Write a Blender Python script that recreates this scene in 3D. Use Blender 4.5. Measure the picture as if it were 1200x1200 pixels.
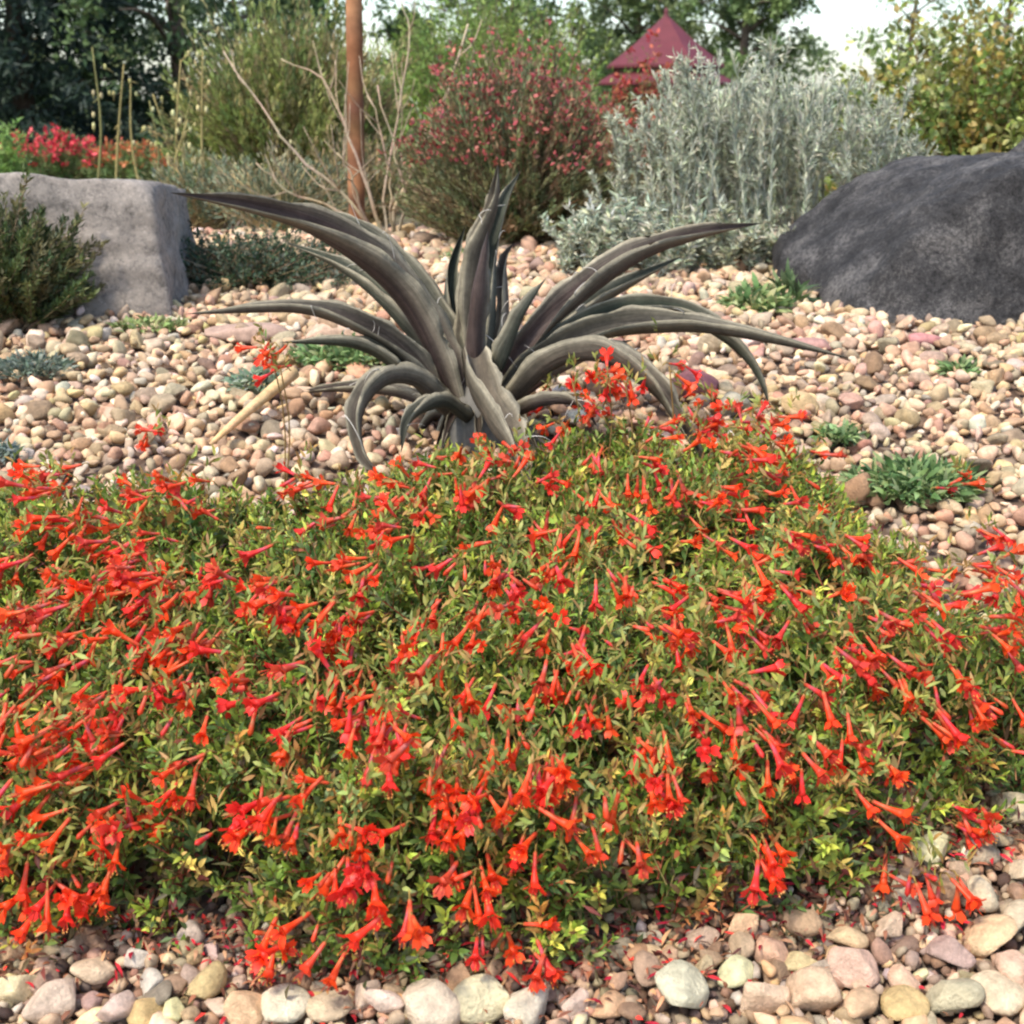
import bpy, bmesh, math
import numpy as np
from mathutils import Vector, Matrix, noise

for o in list(bpy.data.objects):
    bpy.data.objects.remove(o)
scene = bpy.context.scene
R = math.radians

# ------------------------------------------------------------------ camera, sky, sun, exposure
CAM = np.array([0.0, 0.0, 0.75])
PITCH = R(16.2)
FPX = 1648.0                       # focal length in photo pixels (photo is 1200 px square)
cam_d = bpy.data.cameras.new('camera')
cam = bpy.data.objects.new('camera', cam_d)
scene.collection.objects.link(cam)
cam.location = CAM
cam.rotation_euler = (math.pi / 2 - PITCH, 0, 0)
cam_d.sensor_width = 36.0
cam_d.lens = 36.0 * FPX / 1200.0
cam_d.clip_start = 0.02
cam_d.clip_end = 2000
cam_d.dof.use_dof = True
cam_d.dof.focus_distance = 1.55
cam_d.dof.aperture_fstop = 13.0
scene.camera = cam

SUN_EL, SUN_AZ = R(58), R(-138)     # azimuth measured from +Y towards +X
world = bpy.data.worlds.new('World')
scene.world = world
world.use_nodes = True
wn = world.node_tree
sky = wn.nodes.new('ShaderNodeTexSky')
sky.sky_type = 'NISHITA'
sky.sun_disc = False
sky.sun_elevation = SUN_EL
sky.sun_rotation = SUN_AZ
sky.air_density = 1.0
sky.dust_density = 1.6
sky.ozone_density = 1.0
bg = wn.nodes['Background']
bg.inputs['Strength'].default_value = 0.15
wn.links.new(sky.outputs[0], bg.inputs['Color'])

sd = bpy.data.lights.new('sun', 'SUN')
sd.energy = 2.0
sd.angle = R(8.0)
sd.color = (1.0, 0.94, 0.84)
sun = bpy.data.objects.new('sun', sd)
scene.collection.objects.link(sun)
sdir = Vector((math.sin(SUN_AZ) * math.cos(SUN_EL), math.cos(SUN_AZ) * math.cos(SUN_EL), math.sin(SUN_EL)))
sun.rotation_euler = sdir.to_track_quat('Z', 'Y').to_euler()
sun.location = (-3, -2, 6)

scene.view_settings.view_transform = 'Standard'
scene.view_settings.look = 'None'
scene.view_settings.exposure = 1.22
scene.view_settings.gamma = 1.0
scene.view_settings.use_curve_mapping = False
scene.render.engine = 'CYCLES'
scene.cycles.use_denoising = True
scene.cycles.max_bounces = 6
scene.cycles.transparent_max_bounces = 4
scene.cycles.filter_width = 2.2

rng = np.random.default_rng(11)
U = lambda a, b, n=None: rng.uniform(a, b, n)
def lin(r, g, b):
    f = lambda c: c / 12.92 if c <= 0.04045 else ((c + 0.055) / 1.055) ** 2.4
    return np.array([f(r / 255), f(g / 255), f(b / 255)])

# ------------------------------------------------------------------ terrain profile and photo rays
GY = np.array([-6, 0.0, 0.85, 1.0, 1.25, 1.6, 2.0, 2.4, 2.75, 3.3, 4.0, 5.5, 7.5, 12, 20, 40, 500])
GZ = np.array([0.0, 0.0, 0.02, 0.04, 0.09, 0.165, 0.25, 0.315, 0.345, 0.36, 0.36, 0.33, 0.27, 0.15, -0.1, -0.3, -0.3])
def g(y):
    return np.interp(y, GY, GZ)
FWD = np.array([0, math.cos(PITCH), -math.sin(PITCH)])
UPV = np.array([0, math.sin(PITCH), math.cos(PITCH)])
RT = np.array([1.0, 0, 0])
def ray(px, py):
    return FWD + RT * ((px - 600) / FPX) - UPV * ((py - 600) / FPX)
def at(px, py, Y):
    d = ray(px, py)
    return CAM + d * (Y / d[1])
def gnd(px, py, off=0.0):
    d = ray(px, py)
    ys = np.arange(0.6, 60, 0.004)
    z = CAM[2] + d[2] / d[1] * ys
    k = np.argmax(z <= g(ys) + off)
    Y = ys[k]
    return np.array([d[0] / d[1] * Y, Y, g(Y)])
def proj(P):
    q = np.asarray(P) - CAM
    w = q @ FWD
    return 600 + FPX * (q @ RT) / w, 600 - FPX * (q @ UPV) / w, w

# ------------------------------------------------------------------ mesh helpers
def unit(v):
    v = np.asarray(v, float)
    return v / np.maximum(np.linalg.norm(v, axis=-1, keepdims=True), 1e-9)

def wloc(o):
    p = np.zeros(3)
    while o is not None:
        p = p + np.array(o.location)
        o = o.parent
    return p

class MB:
    def __init__(s):
        s.V, s.F, s.C, s.n = [], [], [], 0
    def add(s, V, F, col):
        V = np.asarray(V, float).reshape(-1, 3)
        F = np.asarray(F, int).reshape(-1, 3)
        col = np.asarray(col, float)
        if col.ndim == 1:
            col = np.tile(col[:3], (len(V), 1))
        s.V.append(V); s.F.append(F + s.n); s.C.append(col); s.n += len(V)
    def mesh(s, name, mat, origin=None, smooth=True):
        V = np.concatenate(s.V); F = np.concatenate(s.F); C = np.concatenate(s.C)
        if origin is not None:
            V = V - origin
        me = bpy.data.meshes.new(name)
        me.vertices.add(len(V)); me.vertices.foreach_set('co', V.astype(np.float32).ravel())
        me.loops.add(len(F) * 3); me.loops.foreach_set('vertex_index', F.astype(np.int32).ravel())
        me.polygons.add(len(F))
        me.polygons.foreach_set('loop_start', np.arange(0, len(F) * 3, 3, dtype=np.int32))
        me.polygons.foreach_set('use_smooth', np.full(len(F), smooth))
        at_ = me.attributes.new('col', 'FLOAT_COLOR', 'POINT')
        at_.data.foreach_set('color', np.concatenate([C, np.ones((len(C), 1))], 1).astype(np.float32).ravel())
        me.update(calc_edges=True)
        me.materials.append(mat)
        return me
    def build(s, name, mat, parent=None, smooth=True, origin=None):
        org = np.zeros(3) if parent is None else wloc(parent)
        if origin is not None:
            org = np.asarray(origin, float)
        o = bpy.data.objects.new(name, s.mesh(name, mat, org, smooth))
        scene.collection.objects.link(o)
        if parent is not None:
            o.parent = parent
            if origin is not None:
                o.location = org - wloc(parent)
        elif origin is not None:
            o.location = org
        return o

def tag(o, label=None, cat=None, group=None, kind=None):
    if label: o['label'] = label
    if cat: o['category'] = cat
    if group: o['group'] = group
    if kind: o['kind'] = kind
    return o
def empty(name, loc, label, cat, group=None):
    o = bpy.data.objects.new(name, None)
    scene.collection.objects.link(o)
    o.location = loc
    o.empty_display_size = 0.05
    return tag(o, label, cat, group)

def leaves(mb, P, D, N, L, W, col, fold=0.12, bend=0.15, fine=False):
    """many leaf blades at once: base P, direction D, face normal N, length L, width W"""
    P = np.asarray(P, float); n = len(P)
    if n == 0: return
    D = unit(D)
    S = unit(np.cross(D, N)); N = np.cross(S, D)
    L = np.broadcast_to(np.asarray(L, float), (n,))[:, None]
    W = np.broadcast_to(np.asarray(W, float), (n,))[:, None]
    col = np.broadcast_to(np.asarray(col, float), (n, 3))
    tip = P + D * L - N * L * bend
    if fine:
        a = P + D * L * .33; b = P + D * L * .68 - N * L * bend * .35
        V = np.stack([P, a + S * W * .5 + N * W * fold, a - S * W * .5 + N * W * fold,
                      b + S * W * .42 + N * W * fold, b - S * W * .42 + N * W * fold, tip], 1).reshape(-1, 3)
        T = np.array([[0, 2, 1], [1, 2, 4], [1, 4, 3], [3, 4, 5]]); k = 6
    else:
        a = P + D * L * .45
        V = np.stack([P, a + S * W * .5 + N * W * fold, a - S * W * .5 + N * W * fold, tip], 1).reshape(-1, 3)
        T = np.array([[0, 2, 3], [0, 3, 1]]); k = 4
    F = (np.arange(n)[:, None, None] * k + T[None]).reshape(-1, 3)
    mb.add(V, F, np.repeat(col, k, 0))

def tube(mb, path, rad, sides, col, cap=True):
    path = np.asarray(path, float); k = len(path)
    rad = np.broadcast_to(np.asarray(rad, float), (k,))
    T = unit(np.gradient(path, axis=0))
    ref = np.array([0.31, 0.93, 0.17]) if abs(T[0] @ unit(np.array([0.31, 0.93, 0.17]))) < 0.9 else np.array([1.0, 0, 0])
    A = unit(np.cross(T, ref)); B = np.cross(T, A)
    th = np.arange(sides) * 2 * math.pi / sides
    V = (path[:, None] + rad[:, None, None] * (A[:, None] * np.cos(th)[None, :, None] + B[:, None] * np.sin(th)[None, :, None])).reshape(-1, 3)
    F = []
    for i in range(k - 1):
        for j in range(sides):
            a, b = i * sides + j, i * sides + (j + 1) % sides
            F += [(a, b, b + sides), (a, b + sides, a + sides)]
    if cap:
        for j in range(1, sides - 1):
            e = (k - 1) * sides
            F += [(e, e + j, e + j + 1), (0, j + 1, j)]
    col = np.asarray(col, float)
    if col.ndim == 2:
        col = np.repeat(col, sides, 0)
    mb.add(V, F, col)

def tubes3(mb, A, Bm, Cc, r0, r1, col):
    """many three-sided two-segment stems: A base, Bm middle, Cc tip"""
    n = len(A); T = unit(Cc - A)
    X = unit(np.cross(T, np.array([0.3, 0.9, 0.2]))); Y = np.cross(T, X)
    rings = []
    for P, r in ((A, r0), (Bm, (r0 + r1) / 2), (Cc, r1)):
        r = np.broadcast_to(np.asarray(r, float), (n,))[:, None]
        for a in range(3):
            t = a * 2 * math.pi / 3
            rings.append(P + r * (X * math.cos(t) + Y * math.sin(t)))
    V = np.stack(rings, 1).reshape(-1, 3)
    F = []
    for i in range(2):
        for j in range(3):
            a, b = i * 3 + j, i * 3 + (j + 1) % 3
            F += [(a, b, b + 3), (a, b + 3, a + 3)]
    F = (np.arange(n)[:, None, None] * 9 + np.array(F)[None]).reshape(-1, 3)
    col = np.broadcast_to(np.asarray(col, float), (n, 3))
    mb.add(V, F, np.repeat(col, 9, 0))

def spline(pts, n):
    pts = np.asarray(pts, float)
    m = len(pts)
    t = np.linspace(0, m - 1, n)
    out = np.zeros((n, pts.shape[1]))
    P = np.vstack([2 * pts[0] - pts[1], pts, 2 * pts[-1] - pts[-2]])
    for i, tt in enumerate(t):
        k = min(int(tt), m - 2); u = tt - k
        p0, p1, p2, p3 = P[k:k + 4]
        out[i] = .5 * (2 * p1 + (p2 - p0) * u + (2 * p0 - 5 * p1 + 4 * p2 - p3) * u * u + (3 * p1 - p0 - 3 * p2 + p3) * u ** 3)
    return out

def pick(cols, n, p=None, jit=0.18):
    """random colours from a palette, with brightness jitter"""
    c = np.array(cols)[rng.choice(len(cols), n, p=p)]
    return np.clip(c * (1 + rng.normal(0, jit, (n, 1))) * (1 + rng.normal(0, .05, (n, 3))), 0.004, 0.95)

def rand_dir(n):
    return unit(rng.normal(size=(n, 3)))

# ------------------------------------------------------------------ materials
def new_mat(name):
    m = bpy.data.materials.new(name); m.use_nodes = True
    nt = m.node_tree
    return m, nt, nt.nodes['Principled BSDF'], nt.nodes['Material Output']
def add_noise(nt, scale, detail=4, coord='Object', rough=0.6):
    tc = nt.nodes.new('ShaderNodeTexCoord')
    nz = nt.nodes.new('ShaderNodeTexNoise')
    nz.inputs['Scale'].default_value = scale; nz.inputs['Detail'].default_value = detail
    nz.inputs['Roughness'].default_value = rough
    nt.links.new(tc.outputs[coord], nz.inputs['Vector'])
    return nz
def maprange(nt, sock, a, b, c, d):
    mr = nt.nodes.new('ShaderNodeMapRange')
    for i, v in enumerate((a, b, c, d)):
        mr.inputs[i + 1].default_value = v
    nt.links.new(sock, mr.inputs[0])
    return mr.outputs[0]
def mulcol(nt, col, fac):
    mx = nt.nodes.new('ShaderNodeVectorMath'); mx.operation = 'MULTIPLY'
    nt.links.new(col, mx.inputs[0]); nt.links.new(fac, mx.inputs[1])
    return mx.outputs[0]
def bump(nt, h, bs, strength, dist):
    b = nt.nodes.new('ShaderNodeBump')
    b.inputs['Strength'].default_value = strength; b.inputs['Distance'].default_value = dist
    nt.links.new(h, b.inputs['Height']); nt.links.new(b.outputs[0], bs.inputs['Normal'])

def plant_mat(name, rough=0.55, trans=0.3, nscale=60, namp=0.25, spec=0.35):
    m, nt, bs, out = new_mat(name)
    a = nt.nodes.new('ShaderNodeAttribute'); a.attribute_name = 'col'
    nz = add_noise(nt, nscale, 3)
    c = mulcol(nt, a.outputs['Color'], maprange(nt, nz.outputs['Fac'], 0.3, 0.7, 1 - namp, 1 + namp))
    nt.links.new(c, bs.inputs['Base Color'])
    bs.inputs['Roughness'].default_value = rough
    bs.inputs['Specular IOR Level'].default_value = spec
    if trans > 0:
        tr = nt.nodes.new('ShaderNodeBsdfTranslucent')
        nt.links.new(c, tr.inputs['Color'])
        mx = nt.nodes.new('ShaderNodeMixShader'); mx.inputs[0].default_value = trans
        nt.links.new(bs.outputs[0], mx.inputs[1]); nt.links.new(tr.outputs[0], mx.inputs[2])
        nt.links.new(mx.outputs[0], out.inputs['Surface'])
    return m

def stone_mat(name, use_object, nscale=45, namp=0.28, bumps=0.35, bscale=160, bdist=0.002):
    m, nt, bs, out = new_mat(name)
    if use_object:
        a = nt.nodes.new('ShaderNodeObjectInfo'); col = a.outputs['Color']
    else:
        a = nt.nodes.new('ShaderNodeAttribute'); a.attribute_name = 'col'; col = a.outputs['Color']
    nz = add_noise(nt, nscale, 6, rough=0.65)
    nz2 = add_noise(nt, bscale, 5, rough=0.7)
    c = mulcol(nt, col, maprange(nt, nz.outputs['Fac'], 0.28, 0.72, 1 - namp, 1 + namp))
    c = mulcol(nt, c, maprange(nt, nz2.outputs['Fac'], 0.35, 0.65, 0.88, 1.1))
    nt.links.new(c, bs.inputs['Base Color'])
    bs.inputs['Roughness'].default_value = 0.8
    bs.inputs['Specular IOR Level'].default_value = 0.25
    bump(nt, nz2.outputs['Fac'], bs, bumps, bdist)
    return m

M = {}
M['leaf'] = plant_mat('mat_leaf', 0.5, 0.32)
M['needle'] = plant_mat('needle_foliage', 0.6, 0.2)
M['silver'] = plant_mat('silver_leaf', 0.8, 0.2, spec=0.15)
M['stem'] = plant_mat('stem_bark', 0.8, 0.0, nscale=90, spec=0.15)
M['bark'] = plant_mat('tree_bark', 0.9, 0.0, nscale=12, namp=0.4, spec=0.1)
M['flower'] = plant_mat('scarlet_petal', 0.45, 0.3, nscale=120, namp=0.14)
M['litter'] = plant_mat('dry_litter', 0.85, 0.05, namp=0.3, spec=0.1)
M['pebble'] = stone_mat('pebble_stone', True, 1.6, .38, .6, 8, .04)
M['gravel'] = stone_mat('gravel_stone', False, 75, .34, .5, 330, .0015)

def rock_mat(name, c0, c1, c2, sc=4.0, fleck=1.15):
    m, nt, bs, out = new_mat(name)
    n1 = add_noise(nt, sc, 8, rough=0.7); n2 = add_noise(nt, sc * 13, 8, rough=0.82); n3 = add_noise(nt, sc * 3, 5)
    cr = nt.nodes.new('ShaderNodeValToRGB')
    e = cr.color_ramp.elements
    e[0].position = 0.40; e[0].color = (*c0, 1)
    e[1].position = 0.61; e[1].color = (*c2, 1)
    k = e.new(0.5); k.color = (*c1, 1)
    ad = nt.nodes.new('ShaderNodeMath'); ad.operation = 'MULTIPLY_ADD'
    nt.links.new(n2.outputs['Fac'], ad.inputs[0]); ad.inputs[1].default_value = 0.45
    sb = nt.nodes.new('ShaderNodeMath'); sb.operation = 'MULTIPLY'
    nt.links.new(n1.outputs['Fac'], sb.inputs[0]); sb.inputs[1].default_value = 0.55
    nt.links.new(sb.outputs[0], ad.inputs[2])
    nt.links.new(ad.outputs[0], cr.inputs[0])
    # pits, pale mineral flecks
    vo = nt.nodes.new('ShaderNodeTexVoronoi'); vo.inputs['Scale'].default_value = sc * 26
    tcv = nt.nodes.new('ShaderNodeTexCoord'); nt.links.new(tcv.outputs['Object'], vo.inputs['Vector'])
    c = mulcol(nt, cr.outputs['Color'], maprange(nt, n2.outputs['Fac'], 0.33, 0.5, 0.6, 1.05))
    c = mulcol(nt, c, maprange(nt, vo.outputs['Distance'], 0.05, 0.45, fleck, 0.92))
    nt.links.new(c, bs.inputs['Base Color'])
    bs.inputs['Roughness'].default_value = 0.85; bs.inputs['Specular IOR Level'].default_value = 0.2
    bump(nt, n2.outputs['Fac'], bs, 0.8, 0.007)
    return m
M['rock_dark'] = rock_mat('dark_basalt', (0.021, 0.020, 0.0195), (0.050, 0.047, 0.045), (0.15, 0.138, 0.126), 9.0, 1.6)
M['rock_light'] = rock_mat('lichened_grey_rock', (0.12, 0.106, 0.09), (0.26, 0.225, 0.19), (0.38, 0.325, 0.27))

def ground_mat():
    m, nt, bs, out = new_mat('stony_soil')
    tc = nt.nodes.new('ShaderNodeTexCoord')
    vo = nt.nodes.new('ShaderNodeTexVoronoi'); vo.inputs['Scale'].default_value = 26
    nt.links.new(tc.outputs['Object'], vo.inputs['Vector'])
    cr = nt.nodes.new('ShaderNodeValToRGB')
    sep = nt.nodes.new('ShaderNodeSeparateColor'); nt.links.new(vo.outputs['Color'], sep.inputs[0])
    nt.links.new(sep.outputs[0], cr.inputs[0])
    e = cr.color_ramp.elements
    e[0].color = (0.20, 0.13, 0.09, 1); e[1].color = (0.42, 0.33, 0.25, 1)
    k = e.new(0.5); k.color = (0.30, 0.20, 0.14, 1)
    dist = maprange(nt, vo.outputs['Distance'], 0.0, 0.75, 1.0, 0.35)
    c = mulcol(nt, cr.outputs['Color'], dist)
    # further back the gravel gives way to soil and rough grass
    sx = nt.nodes.new('ShaderNodeSeparateXYZ'); nt.links.new(tc.outputs['Object'], sx.inputs[0])
    nz = add_noise(nt, 0.9, 6)
    sm = nt.nodes.new('ShaderNodeMath'); sm.operation = 'MULTIPLY_ADD'
    nt.links.new(nz.outputs['Fac'], sm.inputs[0]); sm.inputs[1].default_value = 3.0
    nt.links.new(sx.outputs['Y'], sm.inputs[2])
    fac = maprange(nt, sm.outputs[0], 6.2, 8.0, 0, 1)
    nz2 = add_noise(nt, 7, 6)
    cr2 = nt.nodes.new('ShaderNodeValToRGB'); nt.links.new(nz2.outputs['Fac'], cr2.inputs[0])
    cr2.color_ramp.elements[0].position = .35; cr2.color_ramp.elements[0].color = (0.035, 0.05, 0.02, 1)
    cr2.color_ramp.elements[1].position = .7; cr2.color_ramp.elements[1].color = (0.12, 0.12, 0.05, 1)
    mx = nt.nodes.new('ShaderNodeMix'); mx.data_type = 'RGBA'
    nt.links.new(fac, mx.inputs[0]); nt.links.new(c, mx.inputs[6]); nt.links.new(cr2.outputs[0], mx.inputs[7])
    nt.links.new(mx.outputs[2], bs.inputs['Base Color'])
    bs.inputs['Roughness'].default_value = 0.95; bs.inputs['Specular IOR Level'].default_value = 0.1
    bump(nt, dist, bs, 1.0, 0.02)
    return m

# ------------------------------------------------------------------ ground
xs = np.concatenate([-np.geomspace(500, 4, 16), np.linspace(-3.8, 3.8, 90), np.geomspace(4, 500, 16)])
ys = np.concatenate([[-6, -3, -1, 0], np.linspace(0.4, 6, 110), np.geomspace(6.3, 500, 30)])
X, Yg = np.meshgrid(xs, ys)
Zg = g(Yg)
for i in range(len(ys)):
    for j in range(len(xs)):
        if abs(xs[j]) < 6 and ys[i] < 8:
            Zg[i, j] += 0.008 * noise.noise(Vector((xs[j] * 3, ys[i] * 3, 0))) - 0.008
nx = len(xs)
idx = np.arange(len(ys) * nx).reshape(len(ys), nx)
a, b, c, d = idx[:-1, :-1].ravel(), idx[:-1, 1:].ravel(), idx[1:, 1:].ravel(), idx[1:, :-1].ravel()
mb = MB()
mb.add(np.stack([X, Yg, Zg], -1).reshape(-1, 3), np.concatenate([np.stack([a, b, c], 1), np.stack([a, c, d], 1)]), (0.3, 0.2, 0.15))
ground = tag(mb.build('ground', ground_mat()), kind='structure')

# ------------------------------------------------------------------ outline of the flowering mat (photo pixels -> ground)
front_px = [(-260, 1080), (-90, 1100), (0, 1105), (70, 1085), (150, 1075), (240, 1085), (320, 1120), (420, 1140), (520, 1118),
            (610, 1115), (700, 1112), (770, 1080), (850, 1068), (940, 1055), (1010, 1030), (1070, 985), (1130, 960), (1200, 935), (1330, 900)]
back_px = [(1400, 800), (1290, 765), (1210, 770), (1130, 755), (1085, 700), (1050, 650), (1015, 600), (975, 560), (940, 530), (880, 512), (790, 515),
           (700, 515), (640, 522), (590, 545), (520, 548), (470, 560), (400, 585), (310, 600), (230, 580), (160, 570), (60, 575),
           (0, 590), (-120, 600), (-330, 700)]
poly = np.array([gnd(x, y + 48)[:2] for x, y in front_px] + [gnd(x, y + 14, 0.03)[:2] for x, y in back_px])

def inside(P):
    x, y = P[:, 0], P[:, 1]
    r = np.zeros(len(P), bool)
    n = len(poly)
    for i in range(n):
        x1, y1 = poly[i]; x2, y2 = poly[(i + 1) % n]
        c = ((y1 > y) != (y2 > y)) & (x < (x2 - x1) * (y - y1) / (y2 - y1 + 1e-12) + x1)
        r ^= c
    return r
def edge_dist(P):
    best = np.full(len(P), 1e9)
    n = len(poly)
    for i in range(n):
        A_ = poly[i]; B_ = poly[(i + 1) % n]
        ab = B_ - A_
        t = np.clip(((P - A_) @ ab) / (ab @ ab), 0, 1)
        best = np.minimum(best, np.linalg.norm(P - (A_ + t[:, None] * ab), axis=1))
    return best
# lump noise baked to a grid
GN = 160
gx = np.linspace(-1.3, 1.3, GN); gy = np.linspace(0.9, 2.3, GN)
LN = np.array([[noise.noise(Vector((x * 8, y * 8, 3))) * .5 + noise.noise(Vector((x * 21, y * 21, 8))) * .5 for x in gx] for y in gy])
def lump(x, y):
    i = np.clip(((np.asarray(y) - .9) / 1.4 * (GN - 1)).astype(int), 0, GN - 1)
    j = np.clip(((np.asarray(x) + 1.3) / 2.6 * (GN - 1)).astype(int), 0, GN - 1)
    return LN[i, j]
def mat_h(P):
    """height of the mat's top above the ground"""
    d = np.where(inside(P), edge_dist(P), 0)
    s = np.clip(d / 0.085, 0, 1); s = np.sqrt(1 - (1 - s) ** 2)
    H = np.interp(P[:, 1], [1.0, 1.2, 1.5, 1.75, 2.1], [0.125, 0.135, 0.122, 0.088, 0.08])
    return H * s * (1 + 0.8 * lump(P[:, 0], P[:, 1]))

# ------------------------------------------------------------------ pebbles
def ico(sub):
    bm = bmesh.new(); bmesh.ops.create_icosphere(bm, subdivisions=sub, radius=1.0)
    bm.verts.ensure_lookup_table()
    V = np.array([v.co[:] for v in bm.verts]); F = np.array([[v.index for v in f.verts] for f in bm.faces])
    bm.free(); return V, F
I2, I3 = ico(2), ico(3)
def stone_shape(base, cuts=11, lo=.48, hi=.85):
    V = base[0].copy()
    for _ in range(cuts):
        n = rand_dir(1)[0]; dd = U(lo, hi)
        h = V @ n
        V -= np.outer(np.maximum(h - dd, 0) * .96, n)
    V *= np.array([1, U(.56, .95), U(.45, .75)])
    return V / np.abs(V[:, 0]).max()
shapes2 = [stone_shape(I2) for _ in range(24)]
shapes3 = [stone_shape(I3, 12, .5, .86) for _ in range(16)]
PEB = [lin(214, 176, 142), lin(200, 160, 130), lin(226, 204, 172), lin(206, 182, 156), lin(188, 142, 112), lin(176, 116, 98),
       lin(232, 222, 206), lin(170, 150, 134), lin(216, 186, 132), lin(150, 128, 120), lin(192, 150, 140), lin(128, 122, 122)]
PP = np.array([.16, .13, .15, .13, .09, .05, .07, .08, .05, .04, .04, .01])
def rotm(n, tilt):
    """random yaw, limited tilt"""
    a = U(0, 2 * math.pi, n); t1 = rng.normal(0, tilt, n); t2 = rng.normal(0, tilt, n)
    out = np.zeros((n, 3, 3))
    for i in range(n):
        out[i] = np.array((Matrix.Rotation(a[i], 3, 'Z') @ Matrix.Rotation(t1[i], 3, 'X') @ Matrix.Rotation(t2[i], 3, 'Y')))
    return out

cand = []
y = 0.80
while y < 4.6:
    sp = float(np.interp(y, [0.8, 1.1, 1.8, 2.6, 4.5], [0.0200, 0.0200, 0.0185, 0.0222, 0.031]))
    w = 0.38 * y + 0.95
    x = -w
    while x < w:
        cand.append((x + U(-.5, .5) * sp, y + U(-.5, .5) * sp, sp))
        x += sp
    y += sp * .9
cand = np.array(cand)
d_in = np.where(inside(cand[:, :2]), edge_dist(cand[:, :2]), -1)
cand = cand[d_in < 0.025]
n = len(cand)
size = cand[:, 2] * np.clip(rng.lognormal(-0.56, .33, n), .34, 1.15)
# a sprinkling of larger stones lying on top
top = np.zeros(n); big = rng.random(n) < .035
size[big] *= 1.45; top[big] = .35
pos = np.stack([cand[:, 0], cand[:, 1], g(cand[:, 1]) + size * (.12 + top) + U(-.009, .010, n)], 1)
PEB = [(c * .6 + lin(212, 186, 152) * .4) * np.array([.80, .775, .72]) for c in PEB]
pc = pick(PEB, n, PP / PP.sum(), .17)
# hand-placed stones along the bottom of the picture: px, py, width px, colour, squat
HAND = [(20, 1170, 46, 2), (60, 1192, 60, 6), (112, 1148, 46, 2), (162, 1130, 34, 6), (178, 1168, 40, 6), (55, 1140, 32, 9), (225, 1152, 36, 11),
        (85, 1120, 30, 7), (135, 1195, 46, 6), (172, 1198, 36, 8), (205, 1196, 40, 2), (110, 1178, 30, 9), (332, 1192, 54, 6), (385, 1192, 48, 10),
        (505, 1190, 60, 6), (565, 1188, 66, 2), (620, 1192, 50, 6), (672, 1190, 44, 6), (715, 1188, 40, 4), (795, 1180, 78, 6), (862, 1150, 42, 2),
        (905, 1128, 38, 0), (890, 1185, 62, 3), (950, 1180, 56, 10), (935, 1140, 44, 0), (1010, 1190, 54, 4), (1060, 1192, 48, 8), (960, 1150, 40, 7),
        (1000, 1145, 48, 10), (1110, 1186, 70, 7), (1165, 1180, 56, 2), (1190, 1150, 44, 0), (1110, 1128, 54, 11), (1060, 1160, 44, 0), (935, 1092, 50, 4),
        (1090, 1010, 46, 2), (1160, 1112, 56, 8), (1150, 1060, 50, 2), (1195, 1085, 50, 3), (990, 1110, 46, 0), (1195, 1030, 44, 3), (820, 1110, 40, 9),
        (870, 1100, 44, 4), (430, 1180, 44, 6), (465, 1160, 36, 0), (490, 1120, 30, 2), (760, 1128, 36, 0), (290, 1190, 40, 0), (255, 1188, 36, 3)]
hp, hs, hc, hk = [], [], [], []
for px, py, w, ci in HAND:
    q = gnd(px, py)
    s_ = w * 1.22 / 2 / (FPX / proj(q)[2])
    hp.append(q + [0, 0, s_ * .42]); hs.append(s_); hc.append(np.minimum(pick([PEB[ci] * (1.2 if ci == 6 else 1.5)], 1, None, .06)[0], .78))
hp = np.array(hp); hs = np.array(hs); hc = np.array(hc)
# small stones right under a hand-placed stone give way to it
keep = np.ones(n, bool)
for q, s_ in zip(hp, hs):
    keep &= ~((np.linalg.norm(pos[:, :2] - q[:2], axis=1) < s_ * .85) & (size < s_ * 1.2))
pos, size, pc = pos[keep], size[keep], pc[keep]
n = len(pos)
# the stones that show largest become parts of the ground
u_, v_, w_ = proj(pos)
pxs = size * FPX / w_
vis = (u_ > 5) & (u_ < 1195) & (v_ > 360) & (v_ < 1198) & ~inside(pos[:, :2] + np.array([0, -.03])) & ~inside(pos[:, :2] + np.array([0, -.09]))
vis &= ~((np.abs(u_ - 560) < 190) & (v_ < 600))
order = np.argsort(-np.where(vis, pxs, 0))[:300 - len(HAND)]
single = np.zeros(n, bool); single[order] = True
peb_meshes = []
for V in shapes3:
    t = MB(); t.add(V, I3[1], (1, 1, 1)); peb_meshes.append(t.mesh('pebble', M['pebble']))
def place_pebble(p, s_, c, tilt=.35):
    o = bpy.data.objects.new('pebble', peb_meshes[rng.integers(len(peb_meshes))])
    scene.collection.objects.link(o)
    o.parent = ground
    o.location = p
    o.rotation_euler = (rng.normal(0, tilt), rng.normal(0, tilt), U(0, 6.28))
    o.scale = (s_, s_, s_)
    o.color = (*c, 1)
for i in order:
    place_pebble(pos[i], size[i], pc[i])
for p, s_, c in zip(hp, hs, hc):
    place_pebble(p, s_, c, .2)
mb = MB()
in_view = np.abs(pos[:, 0]) < .38 * pos[:, 1] + .12
I1 = ico(1)
for sel, shp, base_ in ((in_view & ~single, shapes2, I2), (~in_view & ~single, [stone_shape(I1, 5, .6, .9) for _ in range(12)], I1)):
    rest = np.where(sel)[0]
    RM = rotm(len(rest), .65)
    SV = np.array(shp)[rng.integers(len(shp), size=len(rest))]
    GV = np.einsum('nij,nkj->nki', RM, SV) * size[rest][:, None, None] + pos[rest][:, None, :]
    nv = SV.shape[1]
    mb.add(GV.reshape(-1, 3), (np.arange(len(rest))[:, None, None] * nv + base_[1][None]).reshape(-1, 3), np.repeat(pc[rest], nv, 0))
fy = np.arange(.82, 1.5, .0095); FX, FY = np.meshgrid(np.arange(-1.3, 1.3, .0105), fy)
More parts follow.
